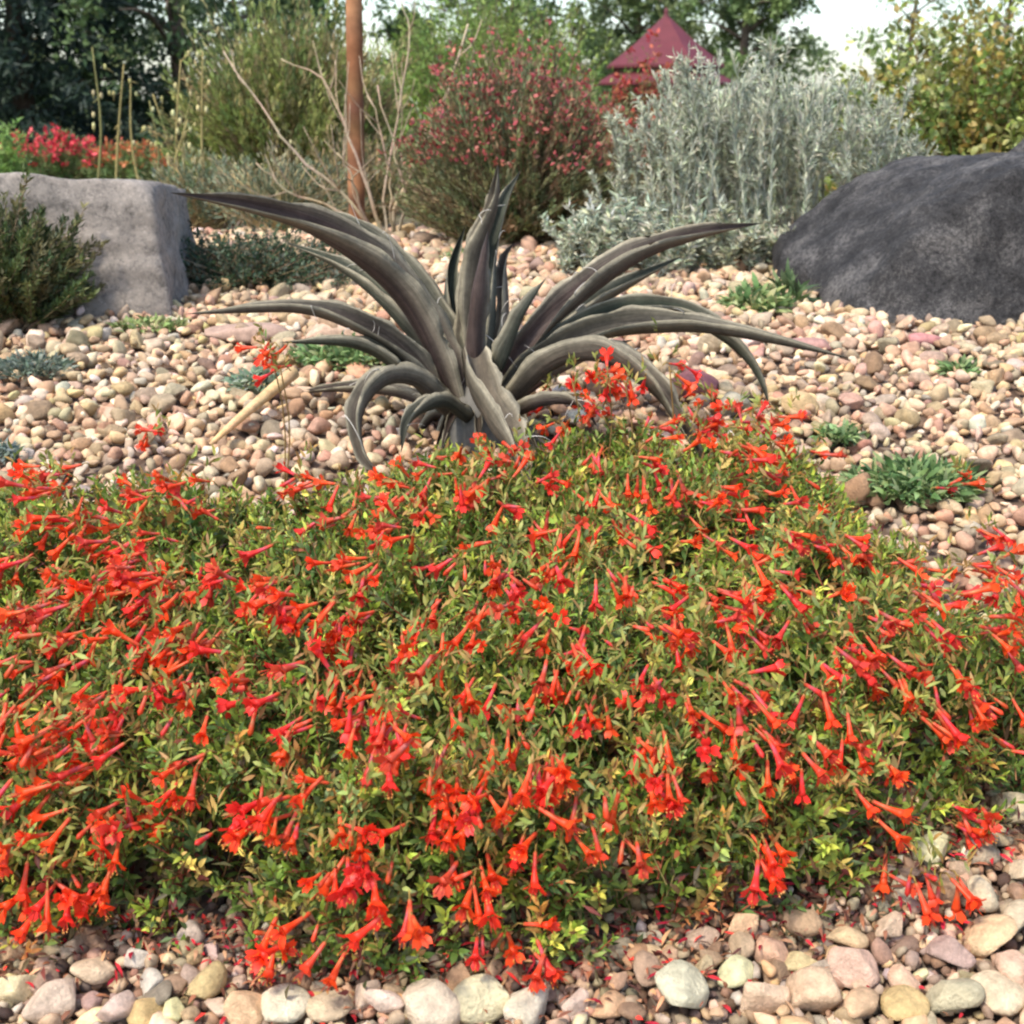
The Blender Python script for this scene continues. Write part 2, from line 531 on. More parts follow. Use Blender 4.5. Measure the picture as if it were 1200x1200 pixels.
fp = np.stack([FX.ravel(), FY.ravel()], 1) + U(-.005, .005, (FX.size, 2))
fp = fp[(np.abs(fp[:, 0]) < .4 * fp[:, 1] + .9)]
fdi = np.where(inside(fp), edge_dist(fp), -1); fp = fp[(fdi < .10)]
fs_ = U(.005, .0095, len(fp)); nf = len(fp)
fpos = np.stack([fp[:, 0], fp[:, 1], g(fp[:, 1]) + U(-.006, .004, nf)], 1)
frm = rotm(nf, .8)
fsv = I1[0][None] * (1 + rng.normal(0, .13, (nf, len(I1[0]), 1))) * np.stack([np.ones(nf), U(.6, 1, nf), U(.5, .8, nf)], 1)[:, None, :]
fv = np.einsum('nij,nkj->nki', frm, fsv) * fs_[:, None, None] + fpos[:, None, :]
mb.add(fv.reshape(-1, 3), (np.arange(nf)[:, None, None] * len(I1[0]) + I1[1][None]).reshape(-1, 3), np.repeat(pick([c * .8 for c in PEB] + [lin(110, 84, 66), lin(86, 70, 60)], nf, None, .25), len(I1[0]), 0))
gravel = mb.build('gravel', M['gravel'], ground)
tag(gravel, kind='stuff')

# ------------------------------------------------------------------ boulders and separate stones
def boulder(name, center, planes, size, mat, label, amp=.02, nsc=5, sub=6, strata=0.0, sharp=90):
    V, F = ico(sub)
    inv = np.full(len(V), 1.0 / size) ** sharp
    for nrm, dd in planes:
        nrm = unit(np.array(nrm, float))
        inv = inv + (np.maximum(V @ nrm, 0) / dd) ** sharp
    V = V / (inv ** (1 / sharp))[:, None]
    out = np.zeros_like(V)
    for i, v in enumerate(V):
        q = Vector(v * nsc + np.array(center) * 3.1)
        k = noise.fractal(q, 1.0, 2.1, 5) * amp + abs(noise.noise(q * .6)) * amp * .8
        st_ = noise.noise(Vector((v[0] * 2.5, v[1] * 2.5, v[2] * 26 + center[0]))) * strata
        hf = (noise.noise(q * 5) + .6 * noise.noise(q * 11)) * amp * .16
        out[i] = v + unit(v) * (k + hf) + np.array([0, -1, 0]) * st_
    t = MB(); t.add(out + np.array(center), F, (.2, .2, .2))
    o = t.build(name, mat, None, origin=center)
    return tag(o, label, 'rock')
# long pale boulder: flat top, sheer end
boulder('boulder', (-1.17, 3.02, 0.34), [((1, .12, .10), .465), ((-1, 0, 0), .6), ((.02, .10, 1), .255), ((.05, -1, .16), .27), ((0, 1, 0), .3),
        ((0, 0, -1), .08), ((.7, -.2, .8), .515), ((.6, -.9, .1), .505), ((-.2, -1, .9), .36)], .8, M['rock_light'],
        'long pale grey boulder with flat top and sheer dark end behind the gravel', .014, 6, 7, .008)
boulder('boulder', (1.16, 3.0, 0.34), [((-1, -.1, .18), .52), ((-.85, -.25, .5), .46), ((-.66, -.15, .72), .385), ((-.34, -.05, .94), .345), ((0.02, .05, 1), .300), ((.3, -.8, .6), .36), ((-.5, -.8, .45), .40), ((.2, -.5, .85), .35), ((.1, -1, .22), .27), ((0, 1, 0), .34),
        ((1, 0, .2), .5), ((0, 0, -1), .08), ((-.6, -.9, .1), .46)], .8, M['rock_dark'],
        'big dark charcoal boulder with rounded shoulder beside the silver shrub', .026, 5, 7, .003)
boulder('boulder', (1.50, 3.3, 0.34), [((-1, -.2, .5), .34), ((0, -1, .2), .25), ((0, 0, 1), .45), ((1, 0, 0), .3), ((0, 1, 0), .25), ((0, 0, -1), .08), ((-.5, -.3, .9), .38)], .7,
        M['rock_dark'], 'dark peaked boulder standing behind the big charcoal boulder', .025, 5, 5)

def stone(px, py, w, flat, col, label, depth=.6):
    q = gnd(px, py); s_ = w / 2 / (FPX / proj(q)[2])
    V = stone_shape(I3, 10, .6, .9) * np.array([s_, s_ * depth, s_ * flat])
    t = MB(); t.add(V + q + np.array([0, 0, s_ * flat * .3]), I3[1], col)
    tag(t.build('stone', M['gravel'], None, origin=q), label, 'stone')
stone(285, 398, 110, .45, lin(166, 138, 120), 'flat dusky brown stone lying under the low arching agave leaf', .8)
stone(400, 396, 110, .4, lin(190, 160, 136), 'long pale buff stone between the agave leaves and dark groundcover', .8)
stone(806, 462, 74, .7, lin(132, 84, 84), 'maroon stone on the gravel beside the drooping agave leaf', .8)
stone(945, 410, 60, .5, lin(168, 128, 116), 'dusky rose stone in front of the charcoal boulder')
stone(870, 405, 62, .5, lin(206, 178, 160), 'pale stone beside the weeds at the charcoal boulder')
stone(1085, 402, 56, .45, lin(176, 122, 116), 'reddish flat stone on the gravel under the charcoal boulder')

# ------------------------------------------------------------------ agave
agY = 2.06
ag0 = gnd(560, 524)
agave = empty('agave_plant', ag0, 'large spidery agave with long arching grey purple leaves', 'agave')
def agave_mat():
    m, nt, bs, out = new_mat('agave_leaf')
    a = nt.nodes.new('ShaderNodeAttribute'); a.attribute_name = 'col'
    nz = add_noise(nt, 22, 6, rough=.7)
    al = nt.nodes.new('ShaderNodeAttribute'); al.attribute_name = 'along'
    nz3 = nt.nodes.new('ShaderNodeTexNoise'); nz3.inputs['Scale'].default_value = 1.6; nz3.inputs['Detail'].default_value = 6; nz3.inputs['Roughness'].default_value = .7
    nt.links.new(al.outputs['Vector'], nz3.inputs['Vector'])
    nz2 = add_noise(nt, 150, 4)
    c = mulcol(nt, a.outputs['Color'], maprange(nt, nz.outputs['Fac'], .3, .7, .65, 1.35))
    c = mulcol(nt, c, maprange(nt, nz2.outputs['Fac'], .3, .7, .85, 1.15))
    c = mulcol(nt, c, maprange(nt, nz3.outputs['Fac'], .32, .68, .6, 1.45))
    nt.links.new(c, bs.inputs['Base Color'])
    bs.inputs['Roughness'].default_value = .62; bs.inputs['Specular IOR Level'].default_value = .3
    bump(nt, nz3.outputs['Fac'], bs, .5, .006)
    return m
M['agave'] = agave_mat()
M['thread'] = plant_mat('agave_thread', .8, 0, spec=.1)
AG_TOP = [lin(70, 59, 54), lin(62, 63, 53), lin(80, 73, 63)]
AG_MID = lin(150, 142, 120)
def agave_leaf(pix, dY, w, roll=0.0, tone=0, chan=.72, nseg=40, tint=(1, 1, 1), threads=5, stalk=.75):
    """pix: photo path; dY: distance offsets along it; w: greatest width in photo px"""
    k = len(pix)
    pts = np.array([at(px, py, agY + dy) for (px, py), dy in zip(pix, dY)])
    C = spline(pts, nseg)
    T = unit(np.gradient(C, axis=0))
    rad = C[-1] - C[0]
    mid = C[nseg // 2] - C[0]
    rad = rad * .5 + mid
    rad[2] = 0
    if np.linalg.norm(rad) < .02: rad = np.array([0, -1.0, 0])
    S0 = unit(np.cross(unit(rad), [0, 0, 1.0]))
    wm = .84 * w / (FPX / proj(C[nseg // 2])[2])
    t = np.linspace(0, 1, nseg)
    W = wm * np.interp(t, [0, .12, .35, .6, .85, .97, 1], [stalk, .9, 1.0, .86, .42, .1, .012])
    W = W * (1 + .05 * np.sin(t * 17 + tone * 3 + len(pix)))
    V = []; Cc = []; UVs = []
    prof = [(-.5, .36), (-.44, .25), (-.32, .06), (-.17, -.08), (0, -.14), (.17, -.08), (.32, .06), (.44, .25), (.5, .36),
            (.46, .17), (.34, -.06), (.18, -.22), (0, -.27), (-.18, -.22), (-.34, -.06), (-.46, .17)]
    m = len(prof)
    tp = AG_TOP[tone % 3] * np.array(tint)
    wv = U(0, 6.28, 4); U_TW = (U(3, 7), U(0, 6.28))
    for i in range(nseg):
        S = unit(S0 - T[i] * (S0 @ T[i])); N = np.cross(S, T[i])
        ang = roll * (1 - .3 * t[i]) + .42 * math.sin(U_TW[0] * t[i] + U_TW[1])
        c_, s_ = math.cos(ang), math.sin(ang)
        S2 = S * c_ + N * s_; N2 = -S * s_ + N * c_
        for j, (a_, b_) in enumerate(prof):
            edge = 1.0 if j in (0, 8) else .35 if j in (1, 7, 9, 15) else 0
            wob = 1 + edge * .09 * (math.sin(t[i] * 31 + wv[0] + 2 * (j > 4)) + .6 * math.sin(t[i] * 57 + wv[1] + j))
            bb = b_ * chan / .42 * W[i] - (.0015 * (1 - t[i]) if j > 9 else 0)
            V.append(C[i] + S2 * a_ * W[i] * wob + N2 * bb * wob)
            tipd = np.clip((t[i] - .9) / .1, 0, 1)
            cc = AG_MID * edge + tp * (1 - edge) * (1.0 if j < 9 else .8)
            Cc.append(cc * (1 - .6 * tipd)); UVs.append((t[i] * 2.0 + tone * 7.3 + wv[2], a_ * 9 + (4 if j > 8 else 0), wv[3]))
    F = []
    for i in range(nseg - 1):
        for j in range(m):
            a_, b_ = i * m + j, i * m + (j + 1) % m
            F += [(a_, b_, b_ + m), (a_, b_ + m, a_ + m)]
    mbb = MB(); mbb.add(V, F, np.array(Cc))
    o = mbb.build('leaf', M['agave'], agave)
    la = o.data.attributes.new('along', 'FLOAT_VECTOR', 'POINT')
    la.data.foreach_set('vector', np.array(UVs, np.float32).ravel())
    if threads:
        th = MB()
        V = np.array(V).reshape(nseg, m, 3)
        for _ in range(threads):
            i = rng.integers(3, int(nseg * .8)); e = V[i, 0 if rng.random() < .5 else 8]
            dirn = unit(T[i] * U(-.6, .8) + rng.normal(0, .5, 3) + np.array([0, 0, .2]))
            ln = U(.015, .045); kk = unit(rng.normal(0, 1, 3))
            tt = np.linspace(0, 1, 7)[:, None]
            p = e + dirn * ln * tt + kk * ln * .45 * tt ** 2 + np.array([0, 0, -1]) * ln * .3 * tt ** 3
            tube(th, p, np.linspace(.0007, .0003, 7), 3, lin(205, 198, 186))
        tag(th.build('edge_thread', M['thread'], o), kind='stuff')
    return o
AGL = [  # path px, dY, width, roll, tone, tint
    ([(545, 478), (508, 395), (460, 325), (385, 272), (300, 244), (200, 226)], [0, 0, -.02, -.05, -.08, -.12], 44, 0.75, 0, (1.05, .96, .96)),
    ([(550, 470), (528, 400), (478, 318), (425, 270), (376, 244)], [.04, .06, .09, .12, .15], 28, 0.50, 1, (1, 1, .96)),
    ([(538, 480), (498, 405), (450, 350), (400, 312), (335, 284)], [0, .03, .06, .1, .14], 26, 0.40, 1, (.92, 1.05, .95)),
    ([(530, 482), (480, 420), (430, 385), (350, 361), (218, 368)], [0, -.02, -.04, -.06, -.08], 30, 0.55, 2, (.92, .86, .9)),
    ([(520, 480), (470, 430), (415, 402), (328, 401)], [0, -.03, -.06, -.1], 22, 0.45, 1, (.85, .95, .85)),
    ([(530, 486), (492, 446), (450, 442), (420, 478), (424, 530), (455, 568)], [-.03, -.08, -.13, -.17, -.19, -.20], 27, 0.15, 2, (1.1, 1.06, 1.05)),
    ([(520, 482), (470, 460), (400, 455), (340, 462)], [.03, .08, .14, .2], 17, 0.30, 0, (.8, .75, .75)),
    ([(555, 470), (548, 380), (556, 300), (578, 240), (584, 192)], [.05, .06, .06, .05, .04], 27, -0.35, 2, (1.08, 1.04, 1.0)),
    ([(565, 470), (572, 380), (576, 300), (590, 240), (610, 200)], [.02, .04, .07, .10, .13], 24, 0.30, 1, (.9, 1.0, .96)),
    ([(560, 470), (556, 400), (562, 330), (572, 270)], [-.02, -.03, -.03, -.02], 30, -0.10, 0, (1.15, 1.05, 1)),
    ([(550, 470), (530, 380), (528, 320), (545, 265)], [.08, .12, .14, .15], 22, -0.20, 1, (.95, 1.08, 1)),
    ([(572, 470), (590, 380), (590, 310), (602, 285)], [.04, .06, .09, .1], 16, 0.20, 2, (1.08, .98, .96)),
    ([(568, 474), (585, 425), (608, 370), (640, 326)], [-.02, -.05, -.07, -.08], 22, 0.20, 1, (1.02, 1.06, 1.04)),
    ([(575, 478), (612, 410), (668, 352), (742, 300), (820, 274), (892, 262)], [0, .02, .05, .08, .1, .12], 34, -0.75, 0, (1.05, 1, .98)),
    ([(580, 482), (640, 418), (705, 388), (775, 380), (860, 388), (996, 420)], [0, -.03, -.05, -.07, -.09, -.12], 34, -0.65, 2, (1, 1.02, 1.02)),
    ([(580, 478), (645, 408), (715, 366), (790, 362), (850, 394), (885, 432), (902, 476)], [.03, .05, .07, .07, .06, .05, .04], 24, -0.30, 1, (.92, 1.0, .86)),
    ([(580, 486), (640, 425), (705, 412), (765, 450), (800, 500), (834, 556)], [-.03, -.08, -.13, -.16, -.18, -.19], 32, -0.20, 2, (1.08, 1.0, .96)),
    ([(556, 416), (562, 452), (584, 490), (604, 526), (622, 580)], [-.05, -.10, -.17, -.24, -.28], 44, -0.00, 2, (1.25, 1.2, 1.12)),
    ([(585, 480), (640, 440), (690, 416), (742, 398)], [.06, .12, .18, .24], 20, -0.50, 0, (1, .95, .9)),
    ([(578, 476), (630, 410), (705, 350), (800, 300)], [.08, .14, .2, .26], 30, -0.60, 1, (.95, 1.05, 1.05)),
    ([(590, 490), (632, 470), (675, 470), (700, 500)], [-.05, -.1, -.14, -.16], 18, -0.20, 0, (.8, .8, .78)),
    ([(545, 484), (505, 440), (462, 404), (420, 372), (392, 356)], [.02, .05, .08, .12, .16], 20, 0.50, 0, (.8, .78, .74)),
    ([(572, 482), (622, 440), (668, 404), (706, 384)], [.01, .02, .02, .03], 24, -0.40, 1, (.9, .88, .8)),
    ([(560, 478), (545, 420), (515, 350), (500, 320)], [.06, .1, .15, .2], 20, 0.20, 2, (.85, .85, .8)),
    ([(575, 476), (600, 420), (622, 390), (650, 372)], [.06, .1, .14, .18], 18, -0.20, 0, (.9, .85, .8)),
    ([(550, 490), (515, 470), (480, 490), (470, 530)], [-.05, -.12, -.17, -.2], 20, 0.10, 1, (.85, .85, .8)),
]
for i, (pix, dY, w, roll, tone, tint) in enumerate(AGL):
    agave_leaf(pix, dY, w, roll, tone, tint=tint, threads=3 if w > 25 else 2)
for k in range(16):  # dead brown leaves round the base, darkened to stand in for the crown's shadow
    a_ = k * 2.4 + U(-.3, .3); r_ = U(45, 95)
    ex, ey = 556 + r_ * math.cos(a_), 528 + 14 * abs(math.sin(a_)) + U(-6, 14)
    dy = -.10 * math.sin(a_) * r_ / 70
    agave_leaf([(556 + 14 * math.cos(a_), 500), (556 + r_ * .55 * math.cos(a_), 486 + U(-8, 8)), (ex, ey)], [0, dy * .5, dy], U(11, 18), U(-.5, .5), k % 3, tint=np.array([.75, .62, .5]) * U(.55, 1.0), threads=0, nseg=14)
core = MB()
cpts = np.array([ag0 + [0, 0, -.02], ag0 + [0, 0, .03], ag0 + [0, .01, .07], ag0 + [0, .01, .11]])
tube(core, spline(cpts, 8), [.05, .052, .05, .045, .04, .03, .02, .01], 12, lin(96, 92, 84))
core.build('core', M['agave'], agave)

# ------------------------------------------------------------------ flowering mat
mat0 = np.array([0.0, 1.5, g(1.5)])
plant = empty('flowering_groundcover', mat0, 'wide low green mat covered in scarlet trumpet flowers', 'flowering plant')
GREENS = [lin(106, 122, 58), lin(92, 110, 54), lin(132, 142, 68), lin(80, 100, 58), lin(120, 132, 90), lin(164, 162, 86), lin(178, 154, 92), lin(150, 104, 66)]
GP = np.array([.22, .2, .18, .12, .12, .09, .04, .03])
NS = 6800
P = np.stack([U(-1.15, 1.15, NS * 3), U(1.0, 2.15, NS * 3)], 1)
P = P[inside(P)]
P = P[np.abs(P[:, 0]) < .37 * P[:, 1] + .22]
P = P[rng.random(len(P)) < np.interp(lump(P[:, 0], P[:, 1]), [-.35, -.05], [.12, 1])][:NS]
ed = edge_dist(P)
H = mat_h(P)
e_ = .012
gradx = (mat_h(P + [e_, 0]) - mat_h(P - [e_, 0])) / (2 * e_)
grady = (mat_h(P + [0, e_]) - mat_h(P - [0, e_])) / (2 * e_)
outw = np.stack([-gradx, -grady, np.zeros(len(P))], 1)
outw = outw / np.maximum(1, np.linalg.norm(outw, axis=1, keepdims=True))
cen = np.array([0.0, 1.62])
rad = np.concatenate([unit(P - cen), np.zeros((len(P), 1))], 1)
ax = unit(outw * .75 + rad * .25 + np.array([0, 0, .85]) + rng.normal(0, .28, (len(P), 3)))
lev = np.where(rng.random(len(P)) < .72, U(.85, 1.12, len(P)), U(.4, .85, len(P)))
tip = np.stack([P[:, 0], P[:, 1], g(P[:, 1]) + np.maximum(H, .018) * lev], 1)
slen = U(.05, .085, len(P))
mid_ = tip - ax * slen[:, None] * .5 + rng.normal(0, .002, (len(P), 3))
base = tip - ax * slen[:, None] - np.array([0, 0, .012])
st = MB()
tubes3(st, base, mid_, tip, .0011, .0005, pick([lin(150, 110, 74), lin(128, 120, 70), lin(160, 84, 60)], len(P)))
fo = MB()
shoot_col = np.array([1.36, 1.44, 1.16]) * pick(GREENS, len(P), GP / GP.sum(), .26)
A1 = unit(np.cross(ax, [0.2, 0.3, 0.9])); A2 = np.cross(ax, A1)
ph0 = U(0, 6.28, len(P))
NL = 17
for k in range(NL):
    t = (k + .4) / NL
    q = np.where(t < .5, 0, 1)
    p = (base * (1 - 2 * t) + mid_ * 2 * t) if t < .5 else (mid_ * (2 - 2 * t) + tip * (2 * t - 1))
    ph = ph0 + k * 2.4 + rng.normal(0, .25, len(P))
    side = A1 * np.cos(ph)[:, None] + A2 * np.sin(ph)[:, None]
    spread = U(.55, 1.25, len(P))[:, None] * (1.1 - .5 * t)
    D = unit(ax * (.75) + side * spread)
    N = unit(ax * 1.0 - side * .5 + rng.normal(0, .3, (len(P), 3)))
    Ll = U(.012, .0215, len(P)) * (1.1 - .45 * t)
    c = shoot_col * (1 + rng.normal(0, .14, (len(P), 1)))
    c = np.where(rng.random((len(P), 1)) < .07, pick([lin(176, 150, 96), lin(150, 86, 60), lin(120, 92, 66)], len(P)), c)
    if t > .75: c = c * np.array([1.18, 1.14, .85])
    leaves(fo, p, D, N, Ll, Ll * U(.26, .40, len(P)), np.clip(c, .005, .9), .15, .12, fine=True)
# dark old growth low down inside the mat
Q = np.repeat(np.arange(len(P)), 2)
pp = np.stack([P[Q, 0], P[Q, 1], g(P[Q, 1]) + np.maximum(H[Q], .02) * U(.05, .7, len(Q))], 1) + rng.normal(0, .012, (len(Q), 3)) * [1, 1, .3]
leaves(fo, pp, rand_dir(len(Q)) + [0, 0, .2], rand_dir(len(Q)) + [0, 0, .8], U(.012, .02, len(Q)), U(.004, .006, len(Q)),
       pick([lin(92, 84, 58), lin(78, 90, 52), lin(110, 80, 60), lin(120, 60, 52)], len(Q)), fine=False)
tag(st.build('stems', M['stem'], plant), kind='stuff')
tag(fo.build('foliage', M['leaf'], plant), kind='stuff')

# scarlet trumpets
def flower_mesh(length, flare, droop, bud=False):
    hue = np.array([U(.66, 1.08), U(.6, 2.0), U(.6, 2.2)])
    """a trumpet along +Z: slim tube, four notched petals, stamens beyond the mouth"""
    f = MB()
    sides = 7
    zs = np.array([0, .06, .14, .30, .5, .66, .76]) * length
    rs = np.array([.0011, .0020, .0019, .0020, .0026, .0036, .0044])
    curve = lambda z: np.array([0.10 * droop * (z / length) ** 2 * length, 0, z])
    red = lin(242, 62, 34) * hue; pink = lin(232, 92, 72) * hue; calyx = lin(204, 96, 56)
    cols = np.array([lin(150, 120, 60), calyx, lin(226, 78, 50), pink, red, red, red])
    if bud:
        zs = zs * .8; rs = np.array([.001, .0017, .0018, .002, .0026, .0028, .0006])
    tube(f, [curve(z) for z in zs], rs, sides, cols)
    if not bud:
        for k in range(4):
            a = k * math.pi / 2 + .4 + rng.normal(0, .12)
            o_ = np.array([math.cos(a), math.sin(a), 0]); s_ = np.array([-math.sin(a), math.cos(a), 0]); zz = np.array([0, 0, 1.0])
            fl = flare * U(.7, 1.25)
            b0 = curve(zs[-1]) + o_ * .0038; L = length * U(.22, .30); w = .0047
            d1 = unit(o_ * fl + zz); d2 = unit(o_ * fl * 1.7 + zz * .7)
            m1 = b0 + d1 * L * .5; e1 = m1 + d2 * L * .5
            V = [b0 + s_ * .0030, b0 - s_ * .0030, m1 + s_ * w, m1 - s_ * w, e1 + s_ * w * .55, e1 - s_ * w * .55, e1 - d2 * L * .2, m1 - o_ * .0006]
            f.add(V, [(0, 1, 7), (0, 7, 2), (1, 3, 7), (2, 7, 6), (2, 6, 4), (7, 3, 6), (3, 5, 6)], red * np.array([1.05, .95, .9]))
        for k in range(5):
            a = U(0, 6.28); e = curve(length * .76)
            p2 = e + np.array([math.cos(a) * .003, math.sin(a) * .003, length * U(.25, .4)])
            tube(f, np.array([e, (e + p2) / 2, p2]), .00035, 3, lin(226, 70, 50))
            f.add(np.array([p2 + [.0009, 0, 0], p2 + [-.0009, .0004, 0], p2 + [0, 0, .0022]]), [(0, 1, 2)], lin(214, 150, 70))
    return f
fl_src = [flower_mesh(U(.034, .042), U(.35, .9), U(.5, 1.6)) for _ in range(18)] + [flower_mesh(U(.032, .038), .4, U(.4, 1.3), True) for _ in range(4)]
fl_mesh = [f.mesh('flower', M['flower']) for f in fl_src]

CL = """70 575 5|60 600 3|30 590 2|170 525 3|200 580 3|160 590 3|60 640 3|110 640 4|150 660 5|160 700 8|120 690 5|190 710 6|75 640 2|10 675 4|60 690 2|20 740 6|50 745 4|100 720 4
230 620 2|285 700 4|310 650 1|350 585 4|390 590 2|340 740 5|380 680 3|390 630 3|440 640 4|460 640 2|310 725 2|215 770 6|200 790 6|90 770 3|20 800 5|60 800 4|20 850 5|60 870 5|110 850 4
130 880 3|180 840 3|250 835 4|30 900 5|70 900 4|130 900 2|90 930 2|40 950 2|25 960 3|85 990 3|125 980 2|195 940 4|150 1000 4|175 990 2|65 1070 5|30 1080 2|110 1075 2|20 1010 2|10 1040 2
330 970 7|300 965 2|345 990 2|525 500 3|590 500 5|585 480 2|650 480 3|720 460 6|670 465 2|790 450 2|800 480 2|840 490 3|880 510 6|900 510 3|930 495 1|970 545 1|860 550 3|790 590 3|735 585 2
850 600 2|545 590 6|560 600 3|600 570 2|500 620 2|590 620 2|625 640 2|655 650 2|735 630 2|830 610 4|860 625 2|940 580 1|850 660 3|525 690 3|600 690 6|620 710 4|665 690 2|715 715 3|740 710 1
440 700 2|480 740 2|555 755 4|475 780 2|610 770 1|530 740 2|640 735 1|400 770 5|375 740 3|430 820 2|380 830 4|365 870 2|420 870 5|400 880 3|470 910 5|495 920 4|460 880 3|515 960 3|350 810 2
660 830 4|655 800 2|700 795 4|690 870 2|710 870 2|740 890 4|725 810 1|770 770 3|830 770 3|815 780 3|860 730 5|880 720 3|800 740 2|895 770 2|865 830 4|880 840 3|845 910 3|850 890 2|905 890 2
920 910 6|930 830 1|760 830 2|790 930 2|785 950 2|970 790 2|960 760 2|1010 790 3|1030 810 3|1000 905 2|1040 910 3|980 660 5|1000 670 4|930 650 2|960 660 2|1050 750 3|1040 740 2|1080 710 2
1100 720 2|1060 680 1|1140 585 4|1160 640 2|1170 680 7|1190 720 2|1110 690 1|1060 800 2|1100 760 2|1120 730 2|1075 830 2|1090 880 3|1080 860 2|1190 780 3|1180 760 2|640 930 3|630 940 3
560 920 2|590 900 3|570 960 3|580 970 2|540 985 3|530 980 2|705 980 2|700 1010 2|620 1030 4|640 990 2|745 1030 2|550 1050 4|560 1070 2|440 1050 2|415 1000 3|400 1040 3|390 1060 2|455 1090 4
345 1100 4|325 1140 3|600 1130 6|405 1150 1|905 960 1|860 960 1|1030 965 1|1025 990 1|890 1030 2|905 1025 3|1090 1050 5|1110 1070 3|1140 980 4|1130 1000 3|1180 900 3|1150 860 3|1120 820 2|1190 850 2
310 430 3|318 450 2|270 790 2|290 860 2|160 760 2|140 830 2|230 880 1|260 1000 1|120 1040 1|680 640 2|760 660 2|700 600 2|480 590 2|440 600 2|900 690 2|940 720 2|560 830 2|600 860 2|520 870 2
820 860 2|960 860 2|990 960 1|760 960 1|670 930 2|480 1000 1|340 890 2|240 700 2|420 740 2|560 660 1|780 700 2|660 760 2|590 800 1|500 800 2|450 850 1|880 620 2|920 600 2|1000 720 2|940 940 1|700 500 4|760 520 4|820 520 4|880 540 4|920 530 3|640 520 3|560 540 4|500 560 3|450 580 3|680 560 3|780 560 3|900 570 3|540 510 3|610 545 3|660 590 3|735 470 3|830 500 3"""
clusters = [tuple(int(v) for v in s.split()) for s in CL.replace('\n', '|').split('|')]
def mat_hit(px, py):
    d = ray(px, py)
    yy = np.arange(0.95, 2.2, 0.004)
    pts = CAM + d * (yy / d[1])[:, None]
    top_ = g(yy) + mat_h(pts[:, :2])
    hit = (pts[:, 2] <= top_ + .012)
    if hit.any():
        return pts[np.argmax(hit)]
    return None
TIPS = []
FL = []     # position, direction, roll, variant
calst = MB()
for px, py, k in clusters:
    q = mat_hit(px, py)
    tall = False
    if q is None or (q[1] > 1.95 and py < 470):
        q = at(px, py, 1.86); tall = True
    h0 = np.array([[q[0], q[1]]])
    o2 = np.array([-(mat_h(h0 + [.03, 0]) - mat_h(h0 - [.03, 0]))[0], -(mat_h(h0 + [0, .03]) - mat_h(h0 - [0, .03]))[0]])
    rd = (q[:2] - np.array([.05, 1.58])); rd = rd / max(.25, np.linalg.norm(rd))
    od = rd * np.array([1.15, .8]) + np.clip(o2 * 5, -.7, .7)
    frontness = np.clip((py - 560) / 500, 0, 1)
    main = unit(np.array([od[0], od[1] - .12, -.25 - .75 * frontness]) + rng.normal(0, .28, 3))
    anchor = q - main * .016 + np.array([0, -.006, .019])
    if tall:
        gb = np.array([q[0] + U(-.02, .02), q[1] + .02, g(q[1])])
        tube(calst, spline(np.array([gb, (gb + anchor) / 2 + [.01, 0, .01], anchor]), 6), .0011, 4, lin(140, 110, 66))
    for j in range(4):
        tq = anchor + rng.normal(0, .012, 3) + [0, 0, .006]
        yd = unit(np.array([0, 0, 1.0]) + rng.normal(0, .45, 3) - main * .3)
        TIPS.append((tq, yd))
    k = int(round(k * (1.55 if py < 800 else 1.3) * (1.25 if px < 260 else 1)))
    for j in range(k):
        dirn = unit(main + rng.normal(0, .42, 3))
        p = anchor + rng.normal(0, .008, 3) * np.array([1.3, 1, .55])
        if k > 4: p = p + rng.normal(0, .010, 3) * np.array([1.5, 1, .5])
        FL.append((p, dirn, U(0, 6.28), rng.integers(len(fl_mesh)), U(.74, 1.06)))
        # little green pedicel
        tube(calst, np.array([p - dirn * .010 + [0, 0, -.004], p - dirn * .004 + [0, 0, .001], p + dirn * .002]), .0009, 3, lin(140, 116, 62))
tp_ = np.array([t_[0] for t_ in TIPS]); td_ = np.array([t_[1] for t_ in TIPS])
bt = MB()
for k in range(5):
    m = len(tp_)
    leaves(bt, tp_ + td_ * .004 * k, td_ + rand_dir(m) * .8, rand_dir(m) + td_, U(.010, .017, m), U(.0028, .0045, m), pick([lin(156, 156, 78), lin(130, 142, 68), lin(170, 134, 76)], m), .15, .1, fine=True)
tag(bt.build('bracts', M['leaf'], plant), kind='stuff')
tag(calst.build('pedicels', M['stem'], plant), kind='stuff')
fpx = np.array([proj(f[0])[2] for f in FL])
forder = np.argsort(fpx)
def fmat(f):
    z = Vector(f[1]).to_track_quat('Z', 'Y').to_matrix()
    return z @ Matrix.Rotation(f[2], 3, 'Z')
rest_f = MB()
for r_, i in enumerate(forder):
    f = FL[i]
    m3 = fmat(f)
    if r_ < 300:
        o = bpy.data.objects.new('flower', fl_mesh[f[3]])
        scene.collection.objects.link(o)
        o.parent = plant
        o.matrix_local = Matrix.LocRotScale(Vector(f[0] - mat0), m3, Vector((f[4],) * 3))
    else:
        src = fl_src[f[3]]
        V = np.concatenate(src.V) * f[4]
        rest_f.add(V @ np.array(m3).T + f[0], np.concatenate(src.F), np.concatenate(src.C))
if rest_f.n:
    tag(rest_f.build('flowers', M['flower'], plant), kind='stuff')

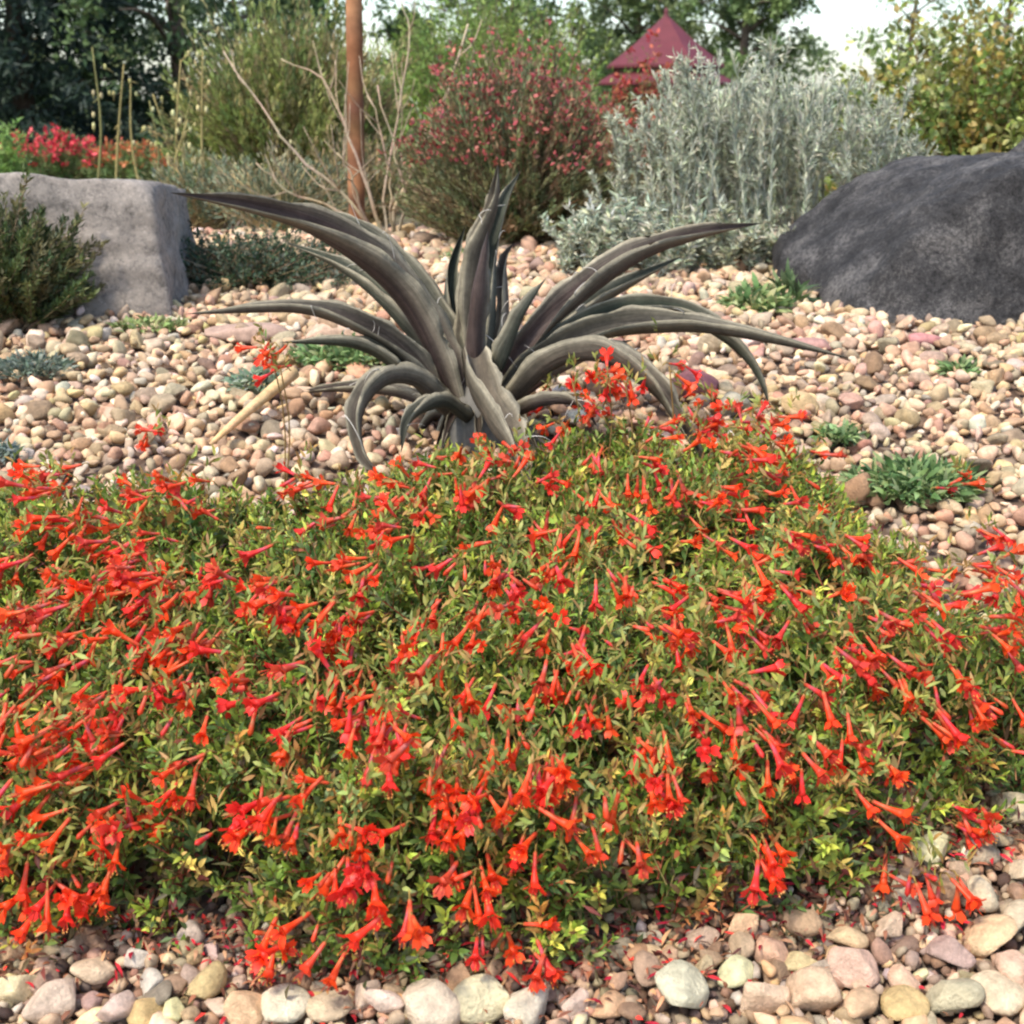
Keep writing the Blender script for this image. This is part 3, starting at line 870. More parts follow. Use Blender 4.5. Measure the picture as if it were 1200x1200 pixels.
# fallen petals and brown litter round the front edge of the mat
lit = MB()
NLIT = 2600
LP = np.stack([U(-.62, .72, NLIT * 4), U(.93, 1.35, NLIT * 4)], 1)
dd = np.where(inside(LP), -edge_dist(LP), edge_dist(LP))
LP = LP[(dd > -.05) & (dd < rng.exponential(.028, len(dd))) & (LP[:, 1] < 1.32)][:NLIT]
n = len(LP)
lp3 = np.concatenate([LP, (g(LP[:, 1]) + U(.002, .016, n))[:, None]], 1)
lc = pick([lin(176, 44, 50), lin(150, 34, 50), lin(214, 60, 50), lin(150, 100, 72), lin(120, 78, 60), lin(186, 140, 104), lin(90, 60, 50)], n, [.17, .12, .06, .2, .2, .15, .10])
leaves(lit, lp3, rand_dir(n) * [1, 1, .3], rand_dir(n) * .6 + [0, 0, 1], U(.006, .019, n), U(.002, .0045, n), lc, .3, .2, fine=True)
tag(lit.build('fallen_petals', M['litter']), 'red and brown fallen petals and leaf litter along the front of the flower mat', 'leaf litter', kind='stuff')

# ------------------------------------------------------------------ shrubs and small plants
def shrub(name, label, cat, c, rx, ry, h, nst, per, Ll, Lw, cols, cp=None, mat='leaf', main=7, stem_col=None, stem_r=.004, upright=.5,
          flowers=None, leaf_up=.5, t0=.3, spread=.35, fine=False, group=None, jag=.12, polar=1.35):
    c = np.asarray(c, float)
    root = empty(name, c, label, cat, group)
    stem_col = lin(130, 110, 84) if stem_col is None else stem_col
    az = U(0, 2 * math.pi, nst); po = np.arccos(U(math.cos(polar), 1, nst)); rr = U(.62, 1.0, nst) ** .6 * (1 + rng.normal(0, jag, nst))
    end = c + np.stack([rx * np.sin(po) * np.cos(az), ry * np.sin(po) * np.sin(az), h * np.cos(po) ** .7], 1) * rr[:, None]
    bs_ = c + np.stack([rx * U(-.3, .3, nst), ry * U(-.3, .3, nst), np.zeros(nst)], 1) + (end - c) * np.array([.12, .12, 0])
    md = (bs_ + end) / 2 + np.stack([(end - c)[:, 0] * .12, (end - c)[:, 1] * .12, -h * .04 * np.ones(nst)], 1) * (1 - upright) + np.array([0, 0, h * .06]) * (1 - upright)
    for i in range(min(main, nst)):
        t = MB(); tube(t, spline(np.array([bs_[i] - [0, 0, .02], md[i], end[i] * .9 + md[i] * .1]), 6), np.linspace(stem_r, stem_r * .35, 6), 5, stem_col)
        t.build('stem', M['stem'], root)
    tw = MB(); tubes3(tw, bs_[main:], md[main:], end[main:], stem_r * .45, stem_r * .15, pick([stem_col], max(0, nst - main), None, .2))
    if nst > main: tag(tw.build('twigs', M['stem'], root), kind='stuff')
    n = nst * per
    k = np.repeat(np.arange(nst), per); t = U(t0, 1.02, n)[:, None]
    p = (1 - t) ** 2 * bs_[k] + 2 * t * (1 - t) * md[k] + t ** 2 * end[k]
    ax_ = unit(end[k] - bs_[k])
    D = unit(ax_ * leaf_up + rand_dir(n) * (1 - leaf_up) * 1.2 + [0, 0, .1])
    p = p + rand_dir(n) * U(0, 1, (n, 1)) * spread * min(rx, h) * .25
    p[:, 2] = np.maximum(p[:, 2], c[2] + .004)
    tone = pick(cols, nst, cp, .16)[k] * (1 + rng.normal(0, .16, (n, 1)))
    f_ = MB(); leaves(f_, p, D, rand_dir(n) + [0, -.2, .6], U(.7, 1.25, n) * Ll, U(.7, 1.25, n) * Lw, np.clip(tone, .005, .9), fine=fine)
    tag(f_.build('foliage', M[mat], root), kind='stuff')
    if flowers:
        fc, nf, fl, zmin = flowers
        cand_ = np.where(end[:, 2] > c[2] + h * zmin)[0]
        kk = rng.choice(cand_, nf)
        q = end[kk] + rand_dir(nf) * U(0, .06, (nf, 1)) * rx
        b = MB(); leaves(b, q, rand_dir(nf) + [0, 0, .4], rand_dir(nf), U(.7, 1.3, nf) * fl, U(.5, .8, nf) * fl, pick(fc, nf), fine=False)
        tag(b.build('blossoms', M['flower'], root), kind='stuff')
    return root

# red-topped olive shrub
c0 = gnd(605, 288)
shrub('flowering_shrub', 'rounded olive green shrub with dusty red blossoms over its crown', 'shrub', c0, .35, .3, .51, 1100, 56, .020, .0066,
      [lin(122, 126, 82), lin(108, 120, 82), lin(132, 130, 90), lin(136, 114, 84)], mat='needle', leaf_up=.72, t0=.12, stem_r=.005, polar=1.5, spread=.15,
      flowers=([lin(176, 80, 78), lin(186, 104, 92), lin(158, 70, 76), lin(178, 118, 96)], 3200, .016, .45))
# wide green shrub behind the bare twigs
c1 = np.array([-.90, 6.0, g(6.0)])
shrub('broad_shrub', 'broad feathery yellow green shrub behind the bare twigs and brown stake', 'shrub', c1, .52, .45, .80, 900, 60, .034, .011,
      [lin(136, 146, 78), lin(152, 158, 90), lin(116, 130, 74), lin(156, 144, 98)], mat='leaf', leaf_up=.7, t0=.15, stem_r=.006, polar=1.5, spread=.2)
c2 = np.array([-.17, 9.0, g(9.0)])
shrub('broad_shrub', 'fresh light green domed bush rising behind the red blossomed shrub', 'shrub', c2, .84, .6, 1.20, 900, 50, .045, .012,
      [lin(128, 152, 70), lin(150, 168, 86), lin(110, 134, 66)], mat='leaf', leaf_up=.5, t0=.2, stem_r=.007, polar=1.5)
c3 = at(1150, 175, 5.2); c3[2] = g(5.2)
shrub('leafy_shrub', 'leafy gold and green shrub rising behind the charcoal boulder', 'shrub', c3, .62, .45, .74, 520, 36, .034, .019,
      [lin(120, 134, 60), lin(146, 154, 76), lin(96, 114, 54), lin(150, 132, 66), lin(176, 178, 112)], mat='leaf', leaf_up=.3, t0=.3, stem_r=.006, fine=True, polar=1.5)
c3b = at(1330, 175, 5.6); c3b[2] = g(5.6)
shrub('leafy_shrub', 'dense yellow green shrub at the far side of the charcoal boulder', 'shrub', c3b, .6, .45, .62, 200, 22, .045, .026,
      [lin(134, 136, 58), lin(160, 152, 74), lin(104, 114, 52)], mat='leaf', leaf_up=.3, t0=.3, stem_r=.006, fine=True, polar=1.5)
# red bush below the pavilion
c4 = at(752, 160, 8.0); c4[2] = g(8.0)
shrub('flowering_shrub', 'small scarlet blossomed bush below the red pavilion roof', 'shrub', c4, .30, .2, .70, 260, 30, .03, .007,
      [lin(120, 120, 70), lin(140, 110, 70)], mat='needle', flowers=([lin(168, 58, 62), lin(180, 74, 66), lin(180, 100, 70)], 1500, .032, .3))
c4b = at(640, 170, 7.0); c4b[2] = g(7.0)
shrub('flowering_shrub', 'orange red bush filling the gap between blossomed shrub and silver shrub', 'shrub', at(705, 200, 5.2) * [1, 1, 0] + [0, 0, g(5.2)], .26, .2, .42, 170, 26, .025, .005,
      [lin(130, 112, 72), lin(150, 110, 76), lin(104, 104, 64)], mat='needle', flowers=([lin(190, 96, 70), lin(200, 84, 66)], 300, .02, .4))
# red flower bed behind the pale boulder
for px, wd, cols, lab in ((62, .42, [lin(214, 64, 76), lin(222, 84, 84), lin(200, 54, 66)], 'patch of coral red blooms behind the pale boulder'),
                          (150, .34, [lin(214, 120, 72), lin(200, 104, 70), lin(196, 142, 90)], 'patch of apricot orange blooms behind the pale boulder')):
    cc = at(px, 190, 9.0); cc[2] = g(9.0)
    shrub('bedding_plant', lab, 'flowering plant', cc, wd, .3, .36 if wd > .4 else .3, 180, 24, .035, .009, [lin(104, 130, 72), lin(126, 140, 80)], mat='leaf',
          flowers=(cols, 900 if wd > .4 else 420, .035, .45), group=None, jag=.08)
cc = at(-10, 190, 8.0); cc[2] = g(8.0)
shrub('leafy_shrub', 'small bright green bush beside the coral red blooms', 'shrub', cc, .2, .2, .42, 120, 26, .035, .012, [lin(130, 160, 80), lin(150, 176, 96)], mat='leaf')
# low understory behind the bare twigs: grey-green and tan
for px, py, Y, w_, h_, cols, lab in (
        (330, 235, 4.6, .32, .26, [lin(136, 140, 110), lin(156, 146, 110), lin(110, 122, 92)], 'tangled grey green undergrowth plant beneath the broad yellow green shrub'),
        (240, 235, 4.9, .26, .24, [lin(112, 128, 98), lin(150, 138, 98), lin(126, 136, 110)], 'grey green plant with tan stems just behind the pale boulder end'),
        (420, 240, 5.0, .28, .3, [lin(116, 118, 80), lin(150, 132, 92), lin(104, 104, 70)], 'tan and olive undergrowth plant behind the brown stake')):
    q = at(px, py, Y); q[2] = g(Y)
    shrub('undergrowth_plant', lab, 'plant', q, w_, .22, h_, 200, 24, .026, .006, cols, mat='needle', leaf_up=.75, upright=.9, stem_col=lin(176, 150, 104))
# dark spreading groundcover under the long leaf
q = gnd(290, 340)
shrub('creeping_groundcover', 'dark green creeping plant between pale boulder and agave', 'plant', q + [0, .08, 0], .30, .2, .12, 420, 26, .014, .006,
      [lin(70, 90, 62), lin(84, 100, 76), lin(56, 74, 50), lin(96, 104, 84)], mat='leaf', t0=.2, polar=1.5, jag=.2)
# juniper in front of the pale boulder
q = at(0, 352, 2.68); q[2] = g(2.68)
shrub('juniper_shrub', 'bushy dark juniper leaning over the front of the pale boulder', 'shrub', q, .17, .14, .235, 420, 80, .017, .0055,
      [lin(78, 92, 52), lin(96, 104, 60), lin(64, 78, 48), lin(112, 104, 70)], mat='needle', leaf_up=.6, t0=.15, polar=1.45, jag=.22, spread=.2)
q = gnd(-20, 385)
shrub('low_shrub', 'small bright green plant at the foot of the juniper', 'plant', q, .08, .07, .09, 90, 24, .016, .007, [lin(112, 140, 72), lin(96, 124, 64)], mat='leaf')

# silver shrub: many upright felted stems, each a part
sc0 = gnd(880, 285); sc0[1] = 3.75; sc0 = np.array([at(885, 280, 3.75)[0], 3.75, g(3.75)])
silver = empty('silver_shrub', sc0, 'tall silver grey shrub of upright feathery stems', 'shrub')
SIL = [lin(190, 192, 166), lin(202, 202, 178), lin(172, 176, 152), lin(212, 210, 184), lin(140, 148, 124)]
def silver_stem(h, lean, dense=150, side=True):
    t = MB()
    p = spline(np.array([[0, 0, 0], [lean * .2, U(-.01, .01), h * .4], [lean * .6, U(-.02, .02), h * .75], [lean * 1.05, U(-.03, .03), h]]), 9)
    tube(t, p, np.linspace(.0035, .0012, 9), 5, lin(172, 176, 158))
    n = dense
    tt = U(.08, 1, n); pos_ = np.stack([np.interp(tt, np.linspace(0, 1, 9), p[:, a]) for a in range(3)], 1)
    D = unit(rand_dir(n) * [1, 1, .3] * .6 + [0, 0, 1.3])
    leaves(t, pos_, D, rand_dir(n), U(.016, .036, n), U(.003, .0055, n), pick(SIL, n), .1, .2)
    if side:
        for _ in range(5):
            k = rng.integers(3, 8); b0 = p[k]
            d_ = unit(np.array([U(-1, 1), U(-1, 1), U(.7, 1.4)])); ln = U(.04, .10)
            q_ = spline(np.array([b0, b0 + d_ * ln * .6, b0 + d_ * ln + [0, 0, ln * .25]]), 5)
            tube(t, q_, np.linspace(.002, .0008, 5), 4, lin(176, 180, 162))
            m = 26; u2 = U(.1, 1, m); pq = np.stack([np.interp(u2, np.linspace(0, 1, 5), q_[:, a]) for a in range(3)], 1)
            leaves(t, pq, unit(rand_dir(m) * .7 + d_ * .7), rand_dir(m), U(.012, .026, m), U(.003, .005, m), pick(SIL, m), .1, .2)
    return t
sm = [silver_stem(U(.37, .51), U(-.07, .07)).mesh('stem', M['silver']) for _ in range(14)]
for i in range(140):
    a = U(0, 6.28); r = math.sqrt(U(0, 1))
    x_, y_ = .40 * r * math.cos(a), .26 * r * math.sin(a)
    o = bpy.data.objects.new('stem', sm[i % 14]); scene.collection.objects.link(o); o.parent = silver
    o.location = (x_, y_, -.01); k = U(.78, 1.08) * (1.02 - .42 * max(0, abs(x_ - .02) / .40) ** 2.2)
    o.rotation_euler = (U(-.14, .14) - y_ * .5, U(-.08, .08) + x_ * .55, U(0, 6.28)); o.scale = (1, 1, k)
def silver_low(px, py, n, rx, ry, h0, lab, cols=None):
    q = gnd(px, py)
    root = empty('silver_groundcover', q, lab, 'plant')
    ms = []
    for _ in range(8):
        t = MB(); h = h0 * U(.7, 1.2)
        p = spline(np.array([[0, 0, 0], [U(-.02, .02), U(-.02, .02), h * .5], [U(-.04, .04), U(-.04, .04), h]]), 5)
        tube(t, p, np.linspace(.0025, .001, 5), 4, lin(160, 164, 146))
        m = 80; tt = U(.15, 1, m); pq = np.stack([np.interp(tt, np.linspace(0, 1, 5), p[:, a]) for a in range(3)], 1)
        leaves(t, pq, unit(rand_dir(m) * [1, 1, .4] + [0, 0, .55]), rand_dir(m) + [0, 0, .5], U(.014, .03, m), U(.005, .009, m), pick(cols or SIL, m), .15, .2)
        ms.append(t.mesh('stem', M['silver']))
    for i in range(n):
        a = U(0, 6.28); r = math.sqrt(U(0, 1))
        o = bpy.data.objects.new('stem', ms[i % 8]); scene.collection.objects.link(o); o.parent = root
        x_, y_ = rx * r * math.cos(a), ry * r * math.sin(a)
        o.location = (x_, y_, -.005); o.rotation_euler = (-y_ / ry * .5, x_ / rx * .5, U(0, 6.28)); s_ = U(.8, 1.2); o.scale = (s_, s_, s_)
silver_low(722, 322, 70, .14, .10, .15, 'low silver plant between the agave and the tall silver shrub')
silver_low(858, 318, 60, .12, .08, .12, 'pale cream silver plant tucked beside the charcoal boulder', [lin(186, 184, 158), lin(170, 174, 150), lin(150, 150, 122)])

# bare twiggy shrub
b0 = gnd(458, 283)
bare = empty('bare_shrub', b0, 'leafless tan shrub with forked bare branches before the brown stake', 'shrub')
TW = [([(462, 285), (466, 240), (500, 170), (530, 90), (548, 30)], [0, 0, .0, .03, .06], 8), ([(455, 285), (450, 230), (470, 120), (478, 40), (470, 0)], [0, .03, .08, .12, .15], 5),
      ([(450, 285), (430, 220), (405, 150), (380, 95), (330, 70)], [0, 0, .02, .05, .05], 6), ([(445, 285), (410, 235), (350, 185), (310, 130), (262, 62)], [0, -.02, -.03, 0, .05], 6),
      ([(440, 282), (405, 250), (340, 225), (300, 190)], [0, -.05, -.08, -.1], 5), ([(452, 285), (436, 240), (424, 190), (398, 130), (392, 70)], [.02, .05, .1, .12, .14], 5),
      ([(460, 285), (458, 240), (452, 180), (432, 110)], [0, -.03, -.04, -.04], 5), ([(466, 284), (470, 262), (474, 230), (462, 170), (440, 100)], [-.02, -.05, -.06, -.06, -.06], 6),
      ([(448, 284), (425, 250), (412, 210), (396, 180)], [0, -.06, -.09, -.1], 6)]
TCOL = lin(170, 150, 124)
for pix, dy, w in TW:
    t = MB()
    c_ = spline(np.array([at(px, py, b0[1] + d_) for (px, py), d_ in zip(pix, dy)]), 14)
    c_ = c_ + np.concatenate([np.zeros((1, 3)), rng.normal(0, .0035, (13, 3))])
    r0 = .74 * w / 2 / (FPX / b0[1])
    tube(t, c_, np.linspace(r0, r0 * .4, 14), 6, pick([TCOL], 14, None, .08))
    o = t.build('branch', M['stem'], bare)
    for _ in range(5):
        k = rng.integers(4, 13); d_ = unit(unit(c_[k] - c_[k - 1]) + rand_dir(1)[0] * .8 + [0, 0, .15]); ln = U(.06, .2)
        t2 = MB()
        pth = spline(np.array([c_[k], c_[k] + d_ * ln * .5 + rand_dir(1)[0] * ln * .08, c_[k] + d_ * ln + [0, 0, ln * .2]]), 6)
        tube(t2, pth, np.linspace(r0 * .42, r0 * .18, 6), 5, TCOL * U(.8, 1.1))
        t2.build('twig', M['stem'], o)
# brown stake
q = at(418, 262, 4.35); q[2] = g(4.35)
stake = MB()
top_ = at(414, -60, 4.35)
zz = np.linspace(0, 1, 16)[:, None]
path = q + (top_ - q) * zz
tube(stake, path, np.interp(zz[:, 0], [0, 1], [.026, .024]) * (1 + rng.normal(0, .03, 16)), 10, pick([lin(134, 94, 66), lin(120, 84, 60), lin(146, 104, 72)], 16, None, .12))
tag(stake.build('wooden_stake', M['bark'], None, origin=q), 'upright rusty brown wooden stake rising beside the bare twigs', 'stake')

# pale seed stalks behind the pale boulder
STK = [(108, 55, 6.2), (133, 75, 6.4), (162, 92, 6.8), (177, 118, 6.5), (190, 110, 7), (212, 70, 5.6), (222, 95, 5.8), (238, 60, 5.4), (205, 140, 5.2), (232, 165, 5.2), (286, 190, 5.0), (262, 115, 6.0)]
SL = [('tallest straw coloured seed stalk between the coral red and apricot blooms',), ('second tallest straw coloured stalk rising out of the apricot blooms',), ('middle height stalk over the far end of the apricot blooms',),
      ('short thin stalk beside the apricot blooms before the dark olive tree',), ('slim olive stalk between the apricot blooms and the boulder end',), ('tall podded stalk rising directly behind the pale boulder end',),
      ('podded stalk of middle height next to the tall one at the boulder end',), ('tallest podded stalk at the edge of the broad yellow green shrub',), ('short podded stalk leaning low behind the pale boulder end',),
      ('low tan stalk in the grey green plant past the boulder end',), ('short lone stalk in the tangled undergrowth under the broad shrub',), ('slender stalk against the foliage of the broad yellow green shrub',)]
for i, (px, py, Y) in enumerate(STK):
    bq = at(px + U(-4, 4), 200, Y); bq[2] = g(Y)
    tq = at(px, py, Y)
    root = empty('seed_stalk', bq, SL[i][0], 'dry stalk', 'pale seed stalks behind the boulder')
    t = MB(); col = lin(150, 136, 88) if i % 3 else lin(124, 120, 76)
    pth = spline(np.array([bq, (bq + tq) / 2 + [U(-.05, .05), 0, 0], tq + [U(-.05, .05), 0, 0]]), 9)
    tube(t, pth, np.linspace(.008, .003, 9) * Y / 6.2, 6, col)
    t.build('stem', M['stem'], root)
    for k in range(5):
        u = U(.45, 1); pq = bq + (tq - bq) * u
        e = pq + np.array([U(-.035, .035), U(-.02, .02), U(.005, .03)])
        t2 = MB(); V = I2[0] * np.array([.007, .007, .013]) + e
        t2.add(V, I2[1], pick([lin(180, 172, 124), lin(160, 150, 100)], 1)[0]); tube(t2, np.array([pq, e]), .003, 3, col)
        t2.build('seed_pod', M['stem'], root)

# fallen dry stalk on the gravel
p = np.array([gnd(248, 540) + [0, 0, .024], gnd(300, 505) + [0, 0, .04], gnd(346, 480) + [0, 0, .06]])
t = MB(); tube(t, spline(p, 10), np.interp(np.linspace(0, 1, 10), [0, .2, 1], [.003, .006, .011]), 8, pick([lin(206, 172, 124)], 10, None, .07))
tag(t.build('dry_stalk', M['stem'], None, origin=p[0]), 'dry tan stalk lying aslant on the gravel beside the agave', 'dry stalk')

# weeds
def weed(px, py, w, h, n, Ll, Lw, cols, label, up=.6, cat='weed'):
    q = gnd(px, py); s_ = FPX / proj(q)[2]; w_, h_ = w / 2 / s_, h / s_
    root = empty('weed', q, label, cat)
    t = MB(); m = n
    a = U(0, 6.28, m); r = np.sqrt(U(0, 1, m))
    b_ = q + np.stack([w_ * r * np.cos(a) * .75, w_ * .6 * r * np.sin(a), U(0, .6, m) * h_ * (1 - r * .6)], 1)
    D = np.stack([np.cos(a) * r, np.sin(a) * r, up * np.ones(m)], 1) + rng.normal(0, .45, (m, 3))
    D[:, 2] = np.abs(D[:, 2])
    leaves(t, b_, D, rand_dir(m) + [0, 0, .9], U(.6, 1.2, m) * Ll, U(.7, 1.2, m) * Lw, pick(cols, m), .15, .25, fine=True)
    tag(t.build('foliage', M['leaf'], root), kind='stuff')
    sm_ = MB()
    for k in range(min(14, n // 12)):
        tube(sm_, spline(np.array([q, q + (b_[k] - q) * .6 + [0, 0, .004], b_[k]]), 4), .0011, 3, lin(120, 120, 70))
    if sm_.n: tag(sm_.build('stems', M['stem'], root), kind='stuff')
GR = [lin(112, 140, 84), lin(132, 156, 98), lin(92, 120, 72), lin(150, 164, 110)]
weed(1070, 578, 190, 60, 900, .026, .008, GR, 'clump of narrow leaved green weed on gravel beside the flower mat')
weed(985, 520, 60, 30, 180, .022, .008, GR, 'small green weed just past the agave leaf tip')
weed(885, 366, 90, 50, 260, .034, .012, GR + [lin(176, 180, 120)], 'pale green weed at the foot of the charcoal boulder')
weed(925, 360, 40, 56, 60, .05, .010, [lin(86, 104, 66), lin(100, 120, 76)], 'dark narrow leaved weed against the charcoal boulder', 1.2)
weed(1125, 440, 46, 24, 110, .022, .008, GR, 'tiny green seedling alone on the open gravel')
weed(175, 388, 100, 22, 200, .022, .008, [lin(132, 150, 90), lin(160, 164, 112)], 'low pale green weed at the foot of the pale boulder')
weed(410, 425, 170, 50, 700, .022, .009, GR, 'green weedy patch under the arching agave leaves')
weed(300, 462, 70, 50, 240, .022, .009, [lin(120, 140, 110), lin(140, 150, 128)], 'grey green weed beside the dry tan stalk')
weed(38, 440, 120, 46, 700, .018, .005, [lin(116, 128, 112), lin(132, 142, 124), lin(96, 108, 90)], 'blue grey tufted plant on gravel before the juniper')
weed(4, 540, 60, 34, 260, .018, .005, [lin(120, 132, 120), lin(138, 148, 134)], 'small blue grey tuft beside the flower mat edge')
weed(540, 305, 60, 26, 120, .02, .007, GR, 'small weed on gravel behind the upright agave leaves')

# ------------------------------------------------------------------ pavilion
pv = at(779, 75, 40.0); pz = g(40.0)
pc_ = np.array([pv[0], 40.0, pz])
pav = empty('pavilion', pc_, 'distant garden pavilion with faceted dusky red roof', 'pavilion')
M['roof'] = plant_mat('red_roof', .55, 0, nscale=4, namp=.12)
M['post'] = plant_mat('pavilion_post', .7, 0, nscale=6)
zap, zm, ze = at(779, 20, 40)[2], at(779, 50, 40)[2], at(779, 77, 40)[2]
rc = lin(98, 42, 46)
for k in range(8):
    a0, a1 = (k + .5) * math.pi / 4, (k + 1.5) * math.pi / 4
    d0, d1 = np.array([math.cos(a0), math.sin(a0), 0]), np.array([math.cos(a1), math.sin(a1), 0])
    o_ = np.array([pc_[0], pc_[1], 0]); Z = np.array([0, 0, 1.0])
    t = MB()
    r = [.10, .85, 1.66]
    zr = [zap, zm, ze]
    V = []
    for rr, z_ in zip(r, zr): V += [o_ + d0 * rr + Z * z_, o_ + d1 * rr + Z * z_]
    V += [v - Z * .07 for v in V]
    F = [(0, 1, 3), (0, 3, 2), (2, 3, 5), (2, 5, 4), (6, 9, 7), (6, 8, 9), (8, 11, 9), (8, 10, 11), (4, 5, 11), (4, 11, 10)]
    t.add(V, F, rc * (1 + .06 * (k % 2)))
    t.build('roof_panel', M['roof'], pav, smooth=False)
    t = MB(); ps = o_ + d0 * 1.4
    tube(t, np.array([ps + Z * pz, ps + Z * (pz + 1.2), ps + Z * (ze + .05)]), .07, 8, lin(110, 60, 54))
    t.build('post', M['post'], pav)
    t = MB()
    pa, pb = o_ + d0 * 1.4 + Z * (pz + .85), o_ + d1 * 1.4 + Z * (pz + .85)
    if k != 5:
        tube(t, np.array([pa, pb]), .04, 6, lin(120, 66, 60)); t.build('rail', M['post'], pav)
for k in range(8):
    a0, a1 = (k + .5) * math.pi / 4, (k + 1.5) * math.pi / 4
    d0, d1 = np.array([math.cos(a0), math.sin(a0), 0]), np.array([math.cos(a1), math.sin(a1), 0])
    t = MB(); z0, z1 = at(779, 84, 40)[2], at(779, 97, 40)[2]
    V = [o_ + d0 * 1.45 + Z * z0, o_ + d1 * 1.45 + Z * z0, o_ + d1 * 1.95 + Z * z1, o_ + d0 * 1.95 + Z * z1]
    V += [v - Z * .06 for v in V]
    t.add(V, [(0, 2, 1), (0, 3, 2), (4, 5, 6), (4, 6, 7), (3, 6, 2), (3, 7, 6), (0, 1, 5), (0, 5, 4)], rc * (1 + .06 * (k % 2)))
    t.build('lower_roof_panel', M['roof'], pav, smooth=False)
t = MB(); zt = np.array([pc_[0], pc_[1], zap])
tube(t, np.array([zt - [0, 0, .1], zt + [0, 0, .02], zt + [0, 0, .10], zt + [0, 0, .16], zt + [0, 0, .25]]), [.12, .09, .05, .07, .01], 8, rc)
t.build('finial', M['roof'], pav)

# ------------------------------------------------------------------ trees
def tree(name, label, x, Y, h, crown_r, crown_lo, nb, per, Ll, cols, trunk=.12, group='trees behind the garden', mat='leaf', trunk_col=None, dens=.5):
    b_ = np.array([x, Y, g(Y)])
    root = empty(name, b_, label, 'tree', group)
    tc_ = lin(96, 82, 70) if trunk_col is None else trunk_col
    t = MB(); tp = spline(np.array([b_ - [0, 0, .1], b_ + [U(-.1, .1), 0, h * .35], b_ + [U(-.2, .2), 0, h * .7], b_ + [U(-.2, .2), 0, h * .97]]), 10)
    tube(t, tp, np.linspace(trunk, trunk * .15, 10), 8, tc_)
    tr_ = t.build('trunk', M['bark'], root)
    f_ = MB(); lm = MB()
    zc = np.linspace(0, 1, nb)
    for k in range(nb):
        u = crown_lo + (1 - crown_lo) * zc[k]
        s0 = np.array([np.interp(u * .85, np.linspace(0, 1, 10), tp[:, a_]) for a_ in range(3)])
        prof = math.sin(math.pi * min(1, (.22 + .78 * zc[k]))) ** .6 if zc[k] < .98 else .2
        a_ = k * 2.4 + U(-.4, .4); L_ = crown_r * max(.25, prof) * U(.7, 1.12)
        e = s0 + np.array([math.cos(a_) * L_, math.sin(a_) * L_, L_ * U(-.05, .5)])
        path = spline(np.array([s0, (s0 + e) / 2 + [0, 0, .12 * L_], e]), 5)
        tube(lm, path, np.linspace(trunk * .35, trunk * .06, 5), 5, tc_)
        ncl = 7
        for j in range(ncl):
            v = U(.25, 1.05); cpt = s0 + (e - s0) * v + rand_dir(1)[0] * L_ * .28 * np.array([1, 1, .8])
            m = per // ncl
            rcl = L_ * U(.10, .24)
            pp_ = cpt + rand_dir(m) * (U(0, 1, (m, 1)) ** dens) * rcl
            tone = pick(cols, 1, None, .18)[0]
            leaves(f_, pp_, rand_dir(m) + [0, 0, -.1], rand_dir(m) + [0, 0, .5], U(.7, 1.3, m) * Ll, U(.4, .65, m) * Ll, np.clip(tone * (1 + rng.normal(0, .15, (m, 1))), .004, .8))
    lm.build('limbs', M['bark'], tr_)
    cr_ = f_.build('crown', M[mat], root); tag(cr_, kind='stuff')
    return root
DK = [lin(66, 84, 54), lin(82, 100, 62), lin(54, 70, 48)]
MD = [lin(104, 122, 72), lin(120, 136, 84), lin(90, 108, 66)]
LT = [lin(120, 138, 84), lin(104, 124, 74), lin(136, 150, 96)]
def xw(px, Y): return at(px, 120, Y)[0]
tree('broadleaf_tree', 'dark olive broadleaf tree behind the seed stalks', xw(215, 20), 20, 6.5, 2.2, .05, 34, 520, .11, DK + MD[:1], .14)
tree('broadleaf_tree', 'mid green broadleaf tree between the seed stalks and the brown stake', xw(318, 24), 24, 6.5, 1.5, .05, 28, 460, .12, MD, .12)
tree('broadleaf_tree', 'leafy tree behind the spruce with grey green foliage', xw(115, 32), 32, 9, 2.2, .12, 30, 420, .17, LT + DK[:1], .16)
tree('broadleaf_tree', 'distant green tree above the light green bush', xw(600, 48), 48, 9, 3.4, .10, 36, 460, .22, MD + LT[:1], .2)
tree('broadleaf_tree', 'distant deep green tree standing behind the red pavilion', xw(745, 56), 56, 10, 3.2, .06, 36, 460, .24, MD + DK[:1], .2)
tree('broadleaf_tree', 'distant green tree beside the red pavilion above the silver shrub', xw(868, 50), 50, 9, 2.5, .06, 36, 440, .22, MD + LT[:1], .2)
tree('broadleaf_tree', 'small dark tree seen beside the brown stake', xw(490, 60), 60, 5.2, 1.6, .1, 26, 300, .22, DK, .14)
tree('broadleaf_tree', 'thin pale sapling against the sky behind the leafy gold shrub', xw(1060, 26), 26, 5.0, 1.2, .25, 22, 90, .10, LT, .06)
tree('broadleaf_tree', 'thin airy sapling against the sky above the charcoal boulder', xw(1175, 30), 30, 5.5, 1.5, .28, 22, 110, .12, LT, .07)

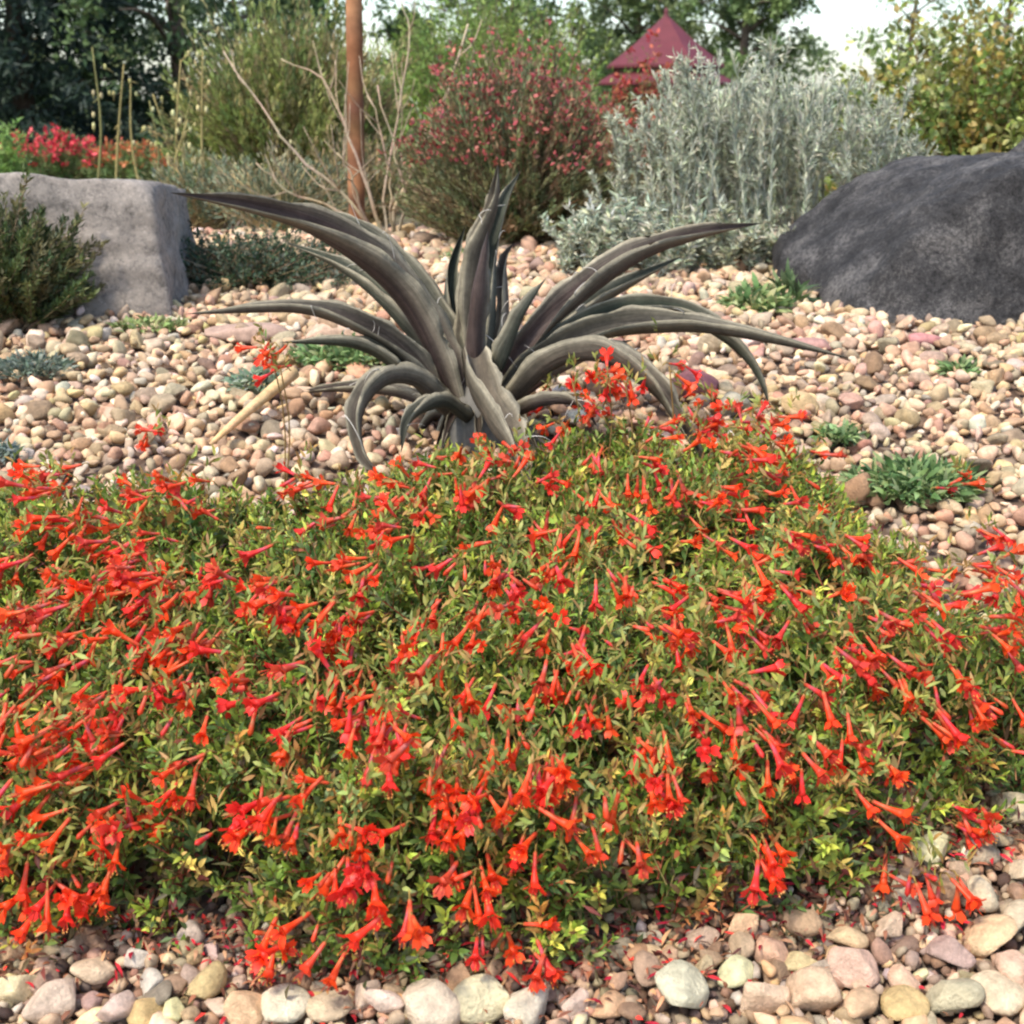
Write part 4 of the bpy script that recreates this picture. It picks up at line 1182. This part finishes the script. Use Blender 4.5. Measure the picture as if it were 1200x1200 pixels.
def spruce(px, Y, h, r, label):
    b_ = np.array([xw(px, Y), Y, g(Y)])
    root = empty('spruce_tree', b_, label, 'tree', 'trees behind the garden')
    t = MB(); tube(t, np.array([b_ - [0, 0, .1], b_ + [0, 0, h * .5], b_ + [0, 0, h]]), [.16, .09, .01], 8, lin(84, 70, 60)); t.build('trunk', M['bark'], root)
    f_ = MB(); nb = 110
    for k in range(nb):
        u = k / nb; z_ = h * (.02 + .96 * u); L_ = r * (1 - u) ** .85 * U(.75, 1.1) + .1
        a_ = k * 2.4; d_ = np.array([math.cos(a_), math.sin(a_), 0])
        m = int(90 + 160 * (1 - u)); v = U(.1, 1, m)
        side = np.array([-d_[1], d_[0], 0])
        p_ = b_ + [0, 0, z_] + d_ * (v * L_)[:, None] + side * (rng.normal(0, .16, m) * L_ * (1.1 - v))[:, None] + np.array([0, 0, 1]) * (-.28 * L_ * v ** 1.4 + rng.normal(0, .06, m))[:, None]
        leaves(f_, p_, d_ * .6 + rand_dir(m) * .7 + [0, 0, -.25], rand_dir(m) + [0, 0, .8], U(.12, .24, m), U(.03, .06, m), pick([lin(44, 60, 48), lin(54, 70, 52), lin(36, 50, 44)], m))
    tag(f_.build('crown', M['needle'], root), kind='stuff')
spruce(28, 19, 7.5, 1.9, 'dark dense spruce behind the coral red blooms')
spruce(-110, 22, 8.5, 2.2, 'very dark spruce beside the dense spruce and the green bush')

# far wood: one mass along the horizon
fw = MB()
n = 14000
x_ = U(-75, 75, n); base_h = 2.0 + 1.3 * np.sin(x_ * .31) + .9 * np.sin(x_ * .83 + 1)
base_h = np.where((x_ > 14) & (x_ < 60), base_h * .45 + .3, base_h)
z_ = -.3 + U(0, 1, n) ** .8 * np.maximum(base_h, .6)
p_ = np.stack([x_, 105 + U(-4, 4, n), z_], 1)
leaves(fw, p_, rand_dir(n), rand_dir(n), U(.5, 1.1, n), U(.3, .6, n), pick(MD + DK, n))
tag(fw.build('far_wood', M['leaf']), 'far green wood along the horizon behind the garden', 'wood', kind='stuff')
